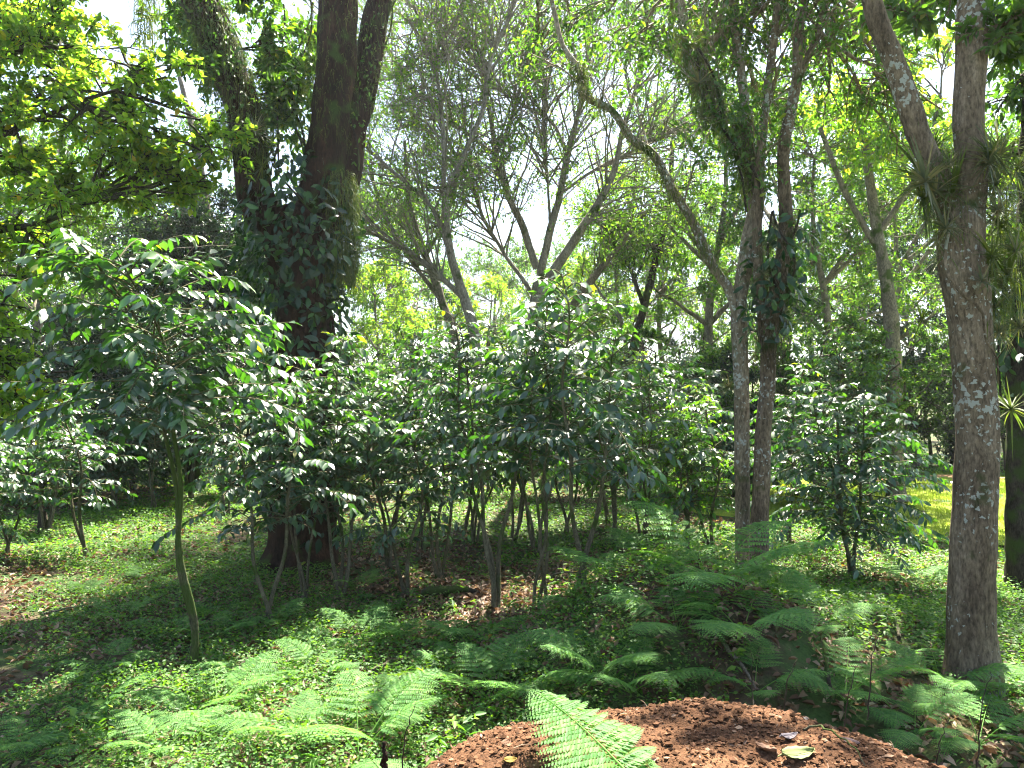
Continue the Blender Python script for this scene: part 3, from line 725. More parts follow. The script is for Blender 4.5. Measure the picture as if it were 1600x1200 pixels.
# ------------------------------------------------------------------ coffee shrubs
def coffee(seed, H=2.2, bare=.35, Rr=.75, stems=2, leaf=.13, lab="x", lean=(0, 0), bark='coffeebark', stem_r=.018, gap=.068, name="coffee_shrub", dens=1.0, spread=.22, spow=1.2, top=0.0, lmat='coffee'):
    rng = np.random.default_rng(seed)
    root = empty(name, (0, -60 - seed, 0)); tag(root, lab, "shrub")
    lb, tb = MB(), MB()
    for s_ in range(stems):
        st = MB()
        an = rng.uniform(0, 6.28) if stems > 1 else 0
        out = spread * H * (rng.uniform(.5, 1.1) if stems > 1 else .12)
        hh = H * (1 if s_ == 0 else rng.uniform(.75, 1.0))
        z = np.linspace(-.06, hh, 22); t = np.clip(z / hh, 0, 1)
        ph = rng.uniform(0, 6.28, 4)
        px = (0.02 * math.cos(an)) + out * math.cos(an) * t ** spow + lean[0] * t ** 1.4 + .03 * np.sin(z * 3.3 + ph[0]) + .02 * np.sin(z * 7 + ph[1])
        py = (0.02 * math.sin(an)) + out * math.sin(an) * t ** spow + lean[1] * t ** 1.4 + .03 * np.sin(z * 2.9 + ph[2]) + .02 * np.sin(z * 6 + ph[3])
        core = np.stack([px, py, z], -1)
        tube(st, core, stem_r * (1.1 - .85 * t), 8, rng, .09)
        link("stem", st.mesh("stem", M[bark]), root)
        zn = bare * hh
        k = 0; PP = []; DD = []; UU = []
        rot = rng.uniform(0, 3.14)
        while zn < hh - .02:
            tt = (zn / hh - bare) / (1 - bare)
            L_ = Rr * (math.sin(min(1, (1 - tt) * 1.35) * 1.57) ** .8) * rng.uniform(.75, 1.1) * (1 - top) * (.55 + .45 * min(1, tt * 5 + .3)) + .08 + top * Rr * .8 * rng.uniform(.7, 1.1)
            for side in (0, 1):
                if rng.uniform() > dens * .92: continue
                a = rot + side * math.pi + rng.normal(0, .3)
                i = np.interp(zn, z, np.arange(22)); b0 = core[int(i)] + (core[min(int(i) + 1, 21)] - core[int(i)]) * (i - int(i))
                nb = max(4, int(L_ / .10) + 2); u = np.linspace(0, 1, nb)
                el = rng.uniform(.15, .75) + tt * .35; dr = rng.uniform(.45, .95)
                hd = np.array([math.cos(a), math.sin(a), 0]); cross = np.array([-hd[1], hd[0], 0])
                pts = b0 + hd * (L_ * u * (1 - .12 * u))[:, None] * math.cos(el * .6) + np.array([0, 0, 1]) * (L_ * (math.sin(el) * u - dr * .62 * u ** 2))[:, None] + cross * (rng.normal(0, .12) * L_ * u ** 2)[:, None]
                tube(tb, pts, np.linspace(.006, .0022, nb), 4, cap=False)
                nl = max(2, int(L_ * .85 / .045))
                uu = np.linspace(.18, 1.0, nl)
                idx = uu * (nb - 1); i0 = np.clip(idx.astype(int), 0, nb - 2); f = (idx - i0)[:, None]
                pp = pts[i0] * (1 - f) + pts[i0 + 1] * f; dd = norm(pts[i0 + 1] - pts[i0])
                keep = rng.uniform(0, 1, (2, nl)) < .88
                for sgn, kp in ((1, keep[0]), (-1, keep[1])):
                    sd = norm(np.cross(dd, [0, 0, 1])) * sgn
                    UU.append((uu * (.35 + .65 * tt))[kp]); PP.append((pp + sd * .008)[kp]); DD.append((dd * rng.uniform(.25, .8, (nl, 1)) + sd * .8 - np.array([0, 0, 1]) * rng.uniform(.05, .75, (nl, 1)))[kp])
                UU.append(np.array([.5 + .5 * tt])); PP.append(pts[-1:]); DD.append(norm(pts[-1:] - pts[-2:-1]) - [[0, 0, .2]])
            zn += gap * rng.uniform(.7, 1.3); rot += math.pi / 2 + rng.normal(0, .2)
        pos = np.concatenate(PP); D = np.concatenate(DD); N = len(pos)
        D = D + rng.normal(0, .16, (N, 3))
        nr = np.array([0, 0, 1.0]) + rng.normal(0, .38, (N, 3))
        leaves(lb, big_t, pos, D, nr, leaf * .84 * rng.uniform(.5, 1.15, N), np.clip(.62 * np.concatenate(UU) + rng.uniform(0, .42, N) + .3 * (rng.uniform(0, 1, N) > .97), 0, 1))  # tips and upper leaves tinted yellower, for young growth and sunlight on them
    link("branches", tb.mesh("branches", M['twig']), root)
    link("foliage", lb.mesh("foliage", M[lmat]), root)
    return root

def put(o, px, py, rz=0.0, s=1.0, sink=.01):
    g = ground(px, py)
    o.location = (g[0], g[1], g[2] - sink); o.rotation_euler = (0, 0, rz); o.scale = (s, s, s)
    return g

# the tall coffee at the left, its own shape
cA = coffee(1, H=2.62, bare=.57, Rr=1.0, stems=2, leaf=.125, bark='mossbark', stem_r=.020, gap=.046, spread=.17, spow=3.5, top=.45, dens=.95,
            lab="tallest coffee shrub, with a thick mossy bare double stem and silvery glossy leaves", lean=(-.12, 0))
put(cA, 298, 1052, 0.4)
cP = {0: coffee(2, 2.35, .48, .66, 3, .10, dens=.95, spread=.26), 1: coffee(3, 2.2, .42, .74, 2, .115, dens=.95), 2: coffee(4, 2.05, .40, .66, 3, .11, dens=.95, spread=.28),
      3: coffee(5, 2.45, .46, .58, 3, .125, dens=.8, spread=.14, stem_r=.013), 4: coffee(6, 1.9, .24, .92, 3, .11, gap=.055), 5: coffee(7, 1.6, .40, .52, 2, .105, dens=.95),
      6: coffee(8, 2.6, .45, .72, 3, .115, dens=.95, lmat='young', spread=.2), 7: coffee(9, 2.1, .30, .62, 3, .10, dens=.95, lmat='young', spread=.3)}
cused = set()
def shrub(key, px, py, s, rz, label, group="coffee shrubs of the plot"):
    g = ground(px, py); loc = (g[0], g[1], g[2] - .01)
    o = cP[key]
    if key not in cused:
        cused.add(key); o.location = loc; o.rotation_euler = (0, 0, rz); o.scale = (s,) * 3; o["label"] = label; o["group"] = group
        return o
    return copy_tree(o, loc, rz, s, label, group)

shrub(1, 422, 980, .88, .3, "thin straight-stemmed coffee shrub between the mossy double stem and the vine-clad trunk")
shrub(3, 478, 944, .92, 1.2, "coffee shrub standing right in front of the vine-clad trunk")
shrub(2, 530, 938, .95, 2.2, "coffee shrub with a pale mossy stem at the vine-clad trunk's right foot")
shrub(0, 610, 886, .98, 4.0, "coffee shrub on a thin dark stem in the gap right of the vine-clad trunk")
shrub(0, 772, 955, .98, .9, "coffee shrub with the dark crooked stem kinked just above the ground")
shrub(3, 845, 948, 1.0, 2.4, "upright coffee shrub made of a bundle of thin pale stems")
shrub(1, 905, 925, .98, 3.7, "coffee shrub with a mossy brown stem leaning to the right beside the green bank")
shrub(2, 690, 905, .98, 5.1, "coffee shrub with drooping leaves just left of the crooked-stemmed one")
shrub(5, 640, 930, .95, 1.1, "small coffee shrub with hanging leaves over the dry litter")
shrub(4, 1335, 905, .95, .2, "dense round coffee shrub, leafy to the ground, between slender pair and stout trunk")
shrub(7, 1070, 880, .92, 1.9, "yellowish coffee shrub left of the slender pair")
shrub(0, 1010, 866, .92, 3.0, "coffee shrub rising behind the fern-topped bank")
shrub(5, 1118, 872, 1.05, .4, "low glossy coffee shrub against the slender pair's left trunk")
shrub(1, 1230, 850, .95, 4.4, "coffee shrub in shade directly right of the slender pair")
shrub(6, 835, 868, 1.0, .3, "tallest middle coffee shrub, topped by bright yellow-green young leaves")
shrub(7, 955, 850, 1.15, 2.0, "coffee shrub with large yellow-green leaves at the right of the middle group")
shrub(6, 745, 850, .9, 4.1, "coffee shrub with pale green upright tips behind the crooked-stemmed one")
shrub(5, 138, 872, 1.15, .6, "young coffee shrub with three pale stems spreading from a tawny foot")
shrub(2, 68, 838, 1.0, 2.0, "coffee shrub on a short dark stump-like stem near the frame's edge")
shrub(1, 10, 870, .85, 3.9, "coffee shrub cut off by the frame's edge below the sunny boughs")
shrub(3, 240, 802, .9, .1, "coffee shrub in deep shade behind the mossy double stem")
shrub(4, 180, 796, .9, 1.5, "bushy coffee shrub at the dark back edge of the left clearing")
shrub(5, 350, 806, .95, 5.0, "coffee shrub between the mossy double stem and the vine-clad trunk, at the back")
shrub(3, 655, 862, .95, 3.3, "coffee shrub on three dark leaning stems at the sunlit back of the clearing")
shrub(5, 735, 830, 1.2, 2.2, "coffee shrub on one upright stem far back in the sunlit clearing")
shrub(2, 800, 845, 1.0, .8, "coffee shrub in the second row, behind the bundle of pale stems")
shrub(1, 885, 835, 1.0, 2.9, "coffee shrub in the second row, behind the brown leaning stem")
shrub(0, 950, 822, .95, 1.7, "coffee shrub in the second row left of the yellowish one")
shrub(3, 1045, 830, .95, 4.2, "thin-stemmed coffee shrub behind the yellowish one")
shrub(4, -90, 900, .95, .5, "bushy coffee shrub mostly outside the frame on the near left")
for k, (px, py) in enumerate([(30, 790), (110, 786), (300, 790), (400, 792), (520, 798), (600, 790), (680, 785), (765, 786), (850, 790), (925, 788), (1000, 792), (1090, 795), (1190, 800), (1270, 806), (1360, 806), (1310, 790)]):
    shrub([4, 2, 0, 1][k % 4], px, py - 12, 1.0 + .1 * (k % 3), k * 1.9, anchor("back-row coffee shrub", px), "back row of coffee shrubs")

# ------------------------------------------------------------------ ferns
def frond_mesh(seed, length=1.0, n_pin=17, arch=.28, width=.34, stipe=.28, tw=0.0, side=0.0, fine=.0155):
    rng = np.random.default_rng(seed)
    mb = MB()
    u = np.linspace(0, 1, 24)
    core = np.stack([length * u * (1 - .10 * u), side * u * u, length * (1.15 * arch * u * 2 - 1.9 * arch * u ** 2.2)], -1)
    core[:, 2] += length * .10 * np.sin(u * 1.57)
    tube(mb, core, np.linspace(.0042, .0010, 24) * length * 1.3, 4, attr=.9, cap=False)
    T = norm(np.gradient(core, axis=0))
    vs = []; qa = []
    Ps, Ds, Ns, Ss, Rn = [], [], [], [], []
    for k in range(n_pin):
        f = k / (n_pin - 1); uu = stipe + (1 - stipe) * (1 - (1 - f) ** 1.15) * .985
        i = uu * 23; i0 = min(int(i), 22); p = core[i0] + (core[i0 + 1] - core[i0]) * (i - i0); t = T[i0]
        w = width * length * (math.sin(min(1, f * 4 + .55) * 1.57)) * (1 - f) ** .85 + .012
        for sg in (1, -1):
            sd = norm(np.cross(t, [0, 0, 1])) * sg
            pd = norm(sd + t * rng.uniform(.30, .5)); dr = rng.uniform(.12, .32)
            m = max(4, int(w / (fine * length)))
            v_ = np.linspace(0.04, 1, m); pw = p + pd * (w * v_)[:, None] - np.array([0, 0, 1]) * (w * dr * v_ ** 2)[:, None] + t * (w * .08 * v_ ** 2)[:, None]
            tube(mb, pw[::max(1, m // 4)], .0012 * length, 3, attr=.8, cap=False) if m > 6 else None
            lw = (.042 * length * (1 - .25 * f) * np.sin(np.clip((1 - v_) * 1.25 + .12, 0, 1) * 1.57))
            lw = np.minimum(lw, w * .38)
            for s2 in (1, -1):
                d2 = norm(np.cross(pd, [0, 0, 1])) * s2
                Ps.append(pw); Ds.append(d2 + pd * .38 + rng.normal(0, .05, (m, 3)) - [0, 0, .12]); Ss.append(lw); Ns.append(np.tile([0, 0, 1.0], (m, 1)) + rng.normal(0, .15, (m, 3)))
                Rn.append(np.clip(rng.uniform(.15, .85) + rng.normal(0, .12, m), 0, 1))
    leaves(mb, leaf_t(.46, .06, .14, 'mid'), np.concatenate(Ps), np.concatenate(Ds), np.concatenate(Ns), np.concatenate(Ss), np.concatenate(Rn))
    return mb.mesh("frond", M['fern'])
low_fronds = [frond_mesh(11, 1.0, 25, .02, .25, .22, 0, .03, .0125), frond_mesh(12, 1.0, 23, .04, .22, .22, 0, -.04, .0125)]
fronds = [frond_mesh(s, 1.0, 14, a, w, st, 0, sd, .0175) for s, a, w, st, sd in ((1, .22, .33, .30, .08), (2, .17, .37, .34, -.12), (3, .30, .29, .26, .05), (4, .12, .35, .30, -.07))]

def fern(px, py, size, n, rz, label, group="ferns on the forest floor", seed=0, lift=0.25, at=None, spread=6.28, loc=None):
    rng = np.random.default_rng(seed + int(px) * 7 + int(py))
    g = ground(px, py) if loc is None else np.array(loc)
    root = empty("fern", g); tag(root, label, "fern", group)
    for k in range(n):
        o = link("frond", fronds[(k + seed) % 4], root)
        a = rz + (k / n) * spread + rng.normal(0, .25)
        s = size * .85 * rng.uniform(.7, 1.1)
        o.rotation_euler = (rng.normal(0, .12), -rng.uniform(-.15, .35), a)
        o.scale = (s, s, s)
    return root
ferns = [
    (560, 1185, .75, 5, "broad dark-green fern at the bottom edge just left of the soil mound"),
    (770, 1100, .75, 6, "fern spreading behind the left shoulder of the soil mound"),
    (340, 1120, .62, 5, "large sunlit fern low in the picture below the mossy double stem"),
    (130, 1150, .50, 4, "pale sunlit fern in the bottom left of the clearing"),
    (250, 1185, .45, 4, "yellowish fern cut by the bottom edge below the pale sunlit one"),
    (460, 1160, .50, 4, "fern between the large sunlit fern and the soil mound's ferns"),
    (560, 1010, .62, 5, "feathery grey-green fern at the middle of the clearing"),
    (500, 1055, .48, 4, "fern with two sunlit yellow fronds in front of the grey-green one"),
    (740, 1010, .75, 5, "dark green fern at the foot of the bank's shaded left side"),
    (700, 1050, .40, 3, "small fern below the bank's shaded left side"),
    (440, 985, .42, 4, "shaded fern around the foot of the thin straight coffee stem"),
    (190, 975, .50, 4, "shaded fern left of the mossy double stem"),
    (160, 1050, .45, 4, "dim fern amid ground cover left of the mossy stem's foot"),
    (340, 1000, .48, 4, "fern touching the mossy double stem's right side"),
    (345, 970, .42, 3, "fern with a bright upturned frond beside the mossy stem"),
    (640, 1010, .42, 4, "low fern on the sunny litter right of the grey-green fern"),
    (940, 1060, .62, 5, "bright fern standing behind the crest of the soil mound"),
    (985, 1085, .6, 5, "fern leaning over the soil mound's back edge"),
    (1060, 985, .62, 5, "yellow-lit fern on the front face of the green bank"),
    (1160, 990, .7, 5, "pale sunlit fern on the bank's right shoulder"),
    (1110, 915, .95, 6, "big dark-green fern crowning the bank in front of the slender pair"),
    (1150, 925, .65, 4, "upright fern at the slender pair's feet"),
    (1010, 885, .85, 5, "tall arching fern on the bank's left crest"),
    (960, 915, .7, 4, "fern stretching its fronds left off the bank crest"),
    (1275, 985, .6, 4, "flat pale fern spread horizontally on the slope right of the bank"),
    (1180, 1085, .5, 4, "small fern behind the top of the soil mound"),
    (1320, 1095, .58, 5, "sunlit fern rising behind the soil mound's right shoulder"),
    (1395, 1110, .55, 5, "fern between the soil mound's right shoulder and the stout trunk"),
    (1470, 1075, .55, 5, "broad blue-green fern reaching past the stout trunk's foot"),
    (1560, 1100, .50, 4, "fern right of the stout trunk's foot"),
    (1530, 1165, .6, 5, "pale fern in the bottom right of the picture"),
    (1430, 1150, .40, 4, "small fern on the slope below the stout trunk"),
    (1440, 925, .65, 5, "dark fern in the shade left of the stout trunk"),
    (1385, 905, .42, 4, "fern under the skirts of the dense round coffee shrub"),
    (1590, 950, .52, 5, "fern at the dark shaded trunk's foot"),
    (1255, 905, .40, 4, "small fern in shade behind the bank, right of the slender pair"),
    (230, 905, .42, 4, "fern on the sunny strip behind the mossy double stem"),
    (130, 930, .38, 4, "fern just in front of the young three-stemmed coffee shrub"),
    (560, 930, .42, 4, "fern beside the pale mossy stem at the vine-clad trunk"),
    (600, 965, .40, 3, "pale fern on the sunny litter in the middle"),
    (900, 945, .42, 3, "pale sunlit fern at the foot of the brown leaning stem"),
    (650, 850, .50, 4, "fern glowing in the sunlit back of the clearing"),
    (40, 1185, .42, 4, "fern in the bottom left corner"),
    (640, 1120, .40, 3, "shaded fern up against the soil mound's left foot"),
]
for k, (px, py, s, n, lab) in enumerate(ferns):
    fern(px, py, s, n + 1, k * 1.1, lab, seed=k)
# the big frond lying over the soil heap
def aim_frond(name_root, label, base, tip, mesh, roll=0.0, more=()):
    root = empty("fern", base); tag(root, label, "fern", "ferns on the forest floor")
    for b, t, ro, ms in ((base, tip, roll, mesh),) + tuple(more):
        b = np.array(b); t = np.array(t); d = t - b; L_ = np.linalg.norm(d)
        o = link("frond", ms, root)
        o.location = [float(c) for c in (b - np.array(base))]
        el = math.asin(d[2] / L_); az = math.atan2(d[1], d[0])
        o.rotation_euler = (ro, -el, az); o.scale = (L_ / .9,) * 3
    return root

# ------------------------------------------------------------------ soil heap
MX, MY, MH = 0.46, 1.98, 0.80
def mound_h(x, y):
    rx = np.where(x < MX, 1.30, 1.30); ry = np.where(y < MY, 1.1, .62)
    r = np.sqrt(((x - MX) / rx) ** 2 + ((y - MY) / ry) ** 2)
    a = np.arctan2(y - MY, x - MX)
    r = r * (1 + .04 * np.sin(3 * a + 1) + .03 * np.sin(5 * a))
    z = MH * (1 - np.clip(r, 0, 1.15) ** 2.9)
    z += (.05 * np.clip(r, 0, 1) ** 3) * (np.sin(x * 6.3 + 1) * np.sin(y * 7.1) + .5 * np.sin(x * 15 - y * 11))
    z += .008 * np.sin(x * 9 + y * 7) + .005 * np.sin(x * 23 - y * 19) + .006 * np.sin(y * 17 + 2) + .0025 * np.sin(x * 63 + y * 51)
    return z
rng = np.random.default_rng(50)
mb = MB()
gx = np.linspace(MX - 1.5, MX + 1.5, 320); gy = np.linspace(.75, 2.75, 230)
X, Y = np.meshgrid(gx, gy)
Z = mound_h(X, Y) + rng.normal(0, .0018, X.shape); Z = np.maximum(Z, hgt(X, Y) - .12)
v = np.stack([X, Y, Z], -1).reshape(-1, 3); nx = len(gx)
i = np.arange(len(gy) - 1)[:, None] * nx; j = np.arange(nx - 1)[None]
mb.add(v, np.stack([i + j, i + j + 1, i + nx + j + 1, i + nx + j], -1).reshape(-1, 4))
mound = link("soil_mound", mb.mesh("soil_mound", M['redsoil'])); tag(mound, "heap of fresh crumbly reddish-brown soil at the bottom of the picture", "soil heap")
mb = MB()
n = 60000
X = rng.uniform(MX - 1.2, MX + 1.2, n); Y = rng.uniform(1.0, 2.6, n); Z = mound_h(X, Y)
ok = Z > .12; X, Y, Z = X[ok], Y[ok], Z[ok]; n = len(X)
S = .0023 * np.exp(rng.normal(0, .65, n)); S = np.clip(S, .0014, .010)
ico = np.array([[0, 0, 1], [.9, 0, .45], [.28, .85, .45], [-.72, .53, .45], [-.72, -.53, .45], [.28, -.85, .45], [0, 0, -.6]]) 
ft = np.array([[0, 1, 2], [0, 2, 3], [0, 3, 4], [0, 4, 5], [0, 5, 1], [6, 2, 1], [6, 3, 2], [6, 4, 3], [6, 5, 4], [6, 1, 5]])
a = rng.uniform(0, 6.28, n); ca, sa = np.cos(a), np.sin(a)
V = ico[None] * (1 + rng.normal(0, .22, (n, 7, 1))) * S[:, None, None] * np.stack([rng.uniform(.8, 1.4, n), np.ones(n), rng.uniform(.6, 1.0, n)], -1)[:, None, :]
V = np.stack([V[..., 0] * ca[:, None] - V[..., 1] * sa[:, None], V[..., 0] * sa[:, None] + V[..., 1] * ca[:, None], V[..., 2]], -1)
V += np.stack([X, Y, Z + S * .25], -1)[:, None, :]
Tt = (ft[None] + (np.arange(n) * 7)[:, None, None]).reshape(-1, 3)
mb.add(V.reshape(-1, 3), None, Tt, None, np.repeat(rng.uniform(0, 1, n), 10))
for k in range(1):
    n2 = 5000; a2 = rng.uniform(0, 6.28, n2); r2 = 1 + np.abs(rng.normal(0, .12, n2)); X2 = MX + 1.28 * r2 * np.cos(a2); Y2 = MY + np.where(np.sin(a2) < 0, 1.1, .62) * r2 * np.sin(a2); Z2 = hgt(X2, Y2)
    S2 = np.clip(.004 * np.exp(rng.normal(0, .6, n2)), .002, .02)
    V2 = ico[None] * (1 + rng.normal(0, .22, (n2, 7, 1))) * S2[:, None, None] + np.stack([X2, Y2, Z2 + S2 * .3 + .01], -1)[:, None, :]
    mb.add(V2.reshape(-1, 3), None, (ft[None] + (np.arange(n2) * 7)[:, None, None]).reshape(-1, 3), None, np.repeat(rng.uniform(0, 1, n2), 10))
tag(link("soil_crumbs", mb.mesh("soil_crumbs", M['crumb'], False), mound), "loose crumbs and clods of red soil", None, None, "stuff")

def _bits():
    rg = np.random.default_rng(51); n = 1100; mbb = MB()
    X = rg.uniform(MX - 1.2, MX + 1.2, n); Y = rg.uniform(1.2, 2.5, n); Z = mound_h(X, Y); ok = Z > .15; X, Y, Z = X[ok], Y[ok], Z[ok]; n = len(X)
    d = rvec(rg, n); d[:, 2] *= .3
    leaves(mbb, leaf_t(.4, .2, .25, 'mid'), np.stack([X, Y, Z + .004], -1), d, np.array([0, 0, 1.]) + rg.normal(0, .4, (n, 3)), rg.uniform(.006, .03, n) * rg.uniform(.4, 1, n), rg.uniform(.1, .9, n))
    for k in range(120):
        x, y = rg.uniform(MX - 1, MX + 1), rg.uniform(1.2, 2.4); z = float(mound_h(np.array(x), np.array(y))) + .004; a = rg.uniform(0, 3.14); l = rg.uniform(.01, .05)
        if z > .15: tube(mbb, np.array([[x, y, z], [x + l * .5 * math.cos(a), y + l * .5 * math.sin(a), z + .004], [x + l * math.cos(a), y + l * math.sin(a), z]]), [.0012, .001, .0006], 4, attr=rg.uniform(.2, .9), cap=False)
    tag(link("litter_bits", mbb.mesh("litter_bits", M['litter']), mound), "scraps of dry leaf and rootlets in the red soil", None, None, "stuff")
_bits()

def on_mound(px, py):
    ys = np.linspace(1.0, 2.9, 1500); a, b = (px - 800) / F, (600 - py) / F
    dy, dz = cp - b * sp_, sp_ + b * cp
    xs = a / dy * ys; zs = CAM_H + dz / dy * ys
    h = mound_h(xs, ys); k = np.argmax(zs <= h)
    return np.array([xs[k], ys[k], h[k]])

def flat_leaf(name, label, px, py, L_, w, rz, cols, curl=.25, tilt=.2):
    m = leaf_mat(name + " surface " + str(px), [(0, tuple(c * .38 for c in cols)), (1, tuple(c * .55 for c in cols))], tmul=(1, 1, .8), tfac=.12, rough=.65, spec=.2)
    mb = MB()
    nu, nv = 13, 7
    u = np.linspace(0, 1, nu); vv = np.linspace(-1, 1, nv)
    hw = w / 2 * np.sin(np.pi * u ** .85) ** .75
    X = np.repeat((u * L_)[:, None], nv, 1); Yy = hw[:, None] * vv[None]
    Z = .18 * w * vv[None] ** 2 * np.ones((nu, 1)) + curl * L_ * (u[:, None] - .5) ** 2 + .03 * w * np.sin(u[:, None] * 25) * np.abs(vv)[None]
    vtx = np.stack([X - L_ / 2, Yy, Z + .006], -1).reshape(-1, 3)
    i = np.arange(nu - 1)[:, None] * nv; j = np.arange(nv - 1)[None]
    mb.add(vtx, np.stack([i + j, i + nv + j, i + nv + j + 1, i + j + 1], -1).reshape(-1, 4))
    o = link(name, mb.mesh(name, m)); p = on_mound(px, py)
    o.location = [float(c) for c in p]; o.rotation_euler = (-tilt * math.cos(rz) * 0 + .25, 0.0, rz)
    md = o.modifiers.new("thickness", 'SOLIDIFY'); md.thickness = .0012
    tag(o, label, "leaf", "fallen leaves on the soil heap")
    mid = MB(); tube(mid, np.array([[-L_ * .62, 0, curl * L_ * .36], [-L_ / 2, 0, curl * L_ * .25 + .008], [0, 0, .0085], [L_ * .45, 0, curl * L_ * .2 + .008]]), [.0016, .0014, .001, .0005], 5)
    link("midrib", mid.mesh("midrib", m), o)
    return o
flat_leaf("fallen_leaf", "yellow-green fallen leaf lying on the red soil", 1246, 1183, .085, .042, .25, (.36, .42, .16))
flat_leaf("fallen_leaf", "curled light-brown fallen leaf left of the yellow-green leaf", 1196, 1176, .052, .042, 2.3, (.42, .24, .15))
flat_leaf("fallen_leaf", "silvery grey fallen leaf on the crest of the soil heap", 1022, 1101, .055, .032, .4, (.42, .36, .34))
flat_leaf("fallen_leaf", "mauve-grey shrivelled leaf beside the yellow root", 1330, 1163, .04, .018, -.7, (.30, .2, .19))
flat_leaf("fallen_leaf", "pale papery leaf near the foot of the twig on the soil's right shoulder", 1232, 1155, .045, .02, .3, (.42, .36, .38), curl=.6)
flat_leaf("fallen_leaf", "tan broken leaf bit on the soil's left side", 790, 1165, .035, .02, 1.0, (.26, .13, .07))
flat_leaf("fallen_leaf", "ochre leaf at the bottom edge of the picture on the soil", 797, 1192, .03, .02, .2, (.45, .30, .05))
flat_leaf("fallen_leaf", "small cream leaf fragment high on the soil's right side", 1256, 1127, .022, .014, .2, (.6, .52, .45))

def twig(name, label, pts, r, mat, cat="twig", group=None):
    mb = MB(); base = np.array(pts[0])
    pp, u = resample(np.array(pts) - base, 16); rg = np.random.default_rng(len(label))
    pp[1:-1] += rg.normal(0, .0025, (14, 3))
    tube(mb, pp, r * (1 - .6 * u), 6, rg, .12)
    o = link(name, mb.mesh(name, M[mat])); o.location = [float(c) for c in base]
    tag(o, label, cat, group); return o
def mp(px, py, dz=.006): return on_mound(px, py) + [0, 0, dz]
twig("root", "long thin yellowish root curving over the soil's right shoulder", [mp(1252, 1140, .0), mp(1285, 1150, .02), mp(1315, 1165, .015), mp(1345, 1188, .012), mp(1352, 1197, .0)], .0035, 'coffeebark', "root")
twig("twig", "thin bare twig standing at the crest of the soil", [mp(1180, 1118, -.01), P(1176, 1085, 2.35), P(1174, 1050, 2.35), P(1172, 1015, 2.35)], .003, 'darkbark', group="upright dead twigs")
twig("twig", "short dead stub sticking up at the bottom edge near the soil's left foot", [P(600, 1215, 2.0), P(601, 1185, 2.0), P(599, 1160, 2.0)], .011, 'redbark')
for px, py, L_, Yd, lab in ((1318, 1130, 90, 2.5, "thin dead stem standing right of the soil crest"), (1355, 1085, 110, 2.9, "thin dead stem rising through ferns beyond the soil's right shoulder"), (1463, 1180, 60, 2.4, "thin dead stem near the bottom right ferns"),
                            (1526, 1160, 110, 2.6, "leaning dead stem through the bottom right ferns"), (1224, 1090, 60, 2.6, "thin stem just behind the soil crest"), (627, 1180, 80, 2.3, "thin forked stem above the dark-green fern")):
    twig("twig", lab, [P(px, py + 40, Yd), P(px + 3, py, Yd), P(px + 8, py - L_ * .5, Yd), P(px + 22, py - L_, Yd)], .0028, 'darkbark', group="upright dead twigs")
twig("fallen_branch", "fallen grey branch lying down the bank's front face", [ground(1120, 1000) + [0, 0, .04], ground(1140, 1035) + [0, 0, .05], ground(1165, 1060) + [0, 0, .04], ground(1180, 1085) + [0, 0, .03]], .014, 'greybark', "branch")
twig("fallen_branch", "short pale stick on the crest of the soil heap", [mp(945, 1108, .005), mp(960, 1110, .007), mp(975, 1116, .005)], .004, 'coffeebark', "branch")
twig("stump", "small mossy stump on the litter in the middle clearing", [ground(560, 1010) - [0, 0, .05], ground(560, 1010) + [0, 0, .01], ground(560, 1010) + [0, 0, .03]], .03, 'darkbark', "stump") if False else None
twig("stump", "short dark stump in the grassy clearing at the frame's edge", [ground(66, 836) - [0, 0, .05], ground(66, 836) + [.01, 0, .12], ground(66, 836) + [.0, 0, .30]], .10, 'darkbark', "stump")
twig("fallen_branch", "dark rotting log lying in a hollow in the middle of the clearing", [ground(665, 932) + [0, 0, .03], ground(690, 934) + [0, 0, .06], ground(715, 930) + [0, 0, .05], ground(748, 932) + [0, 0, .03]], .05, 'darkbark', "branch")

rg = np.random.default_rng(404)
for k, (px, py, ln, lab) in enumerate([(120, 960, .5, "grey stick lying on the litter left of the mossy double stem"), (395, 1035, .35, "short brown stick on the ground right of the mossy double stem's foot"), (610, 1050, .4, "pale stick in the ground cover left of the soil mound"),
      (820, 1000, .45, "bent stick resting on the bank's shaded foot"), (1290, 1040, .5, "thin stick on the slope left of the stout trunk"), (1400, 985, .4, "grey stick among cover near the stout trunk's left side"), (1585, 1035, .5, "pale dead branch on the ground right of the stout trunk"),
      (560, 985, .35, "brown stick in the sunny middle litter"), (880, 905, .4, "dark stick behind the bank beneath the coffee shrubs"), (250, 1090, .3, "broken twig in the fern bed at the lower left"), (1245, 950, .45, "dark stick at the right of the slender pair"), (330, 880, .5, "fallen stick on the sunny strip behind the mossy double stem")]):
    g0 = ground(px, py); an = rg.uniform(0, 3.14); pp_ = [g0 + np.array([math.cos(an) * ln * t, math.sin(an) * ln * t, 0]) for t in (-.5, 0, .5)]
    pp_ = [np.array([q[0], q[1], float(hgt(q[0], q[1])) + .03 + .03 * (i == 1)]) for i, q in enumerate(pp_)]
    twig("fallen_branch", lab, pp_, .008 + .003 * (k % 3), ['greybark', 'darkbark', 'coffeebark'][k % 3], "branch", "sticks on the forest floor")
b0 = on_mound(1050, 1199) + [0.02, -.12, .10]
aim_frond("fern", "large bright fern frond arching across the red soil heap in the foreground", P(1030, 1260, 1.48), P(845, 1112, 1.95), low_fronds[0], -.15,
          more=((P(1030, 1260, 1.48), P(990, 1195, 1.72), .25, low_fronds[1]),))

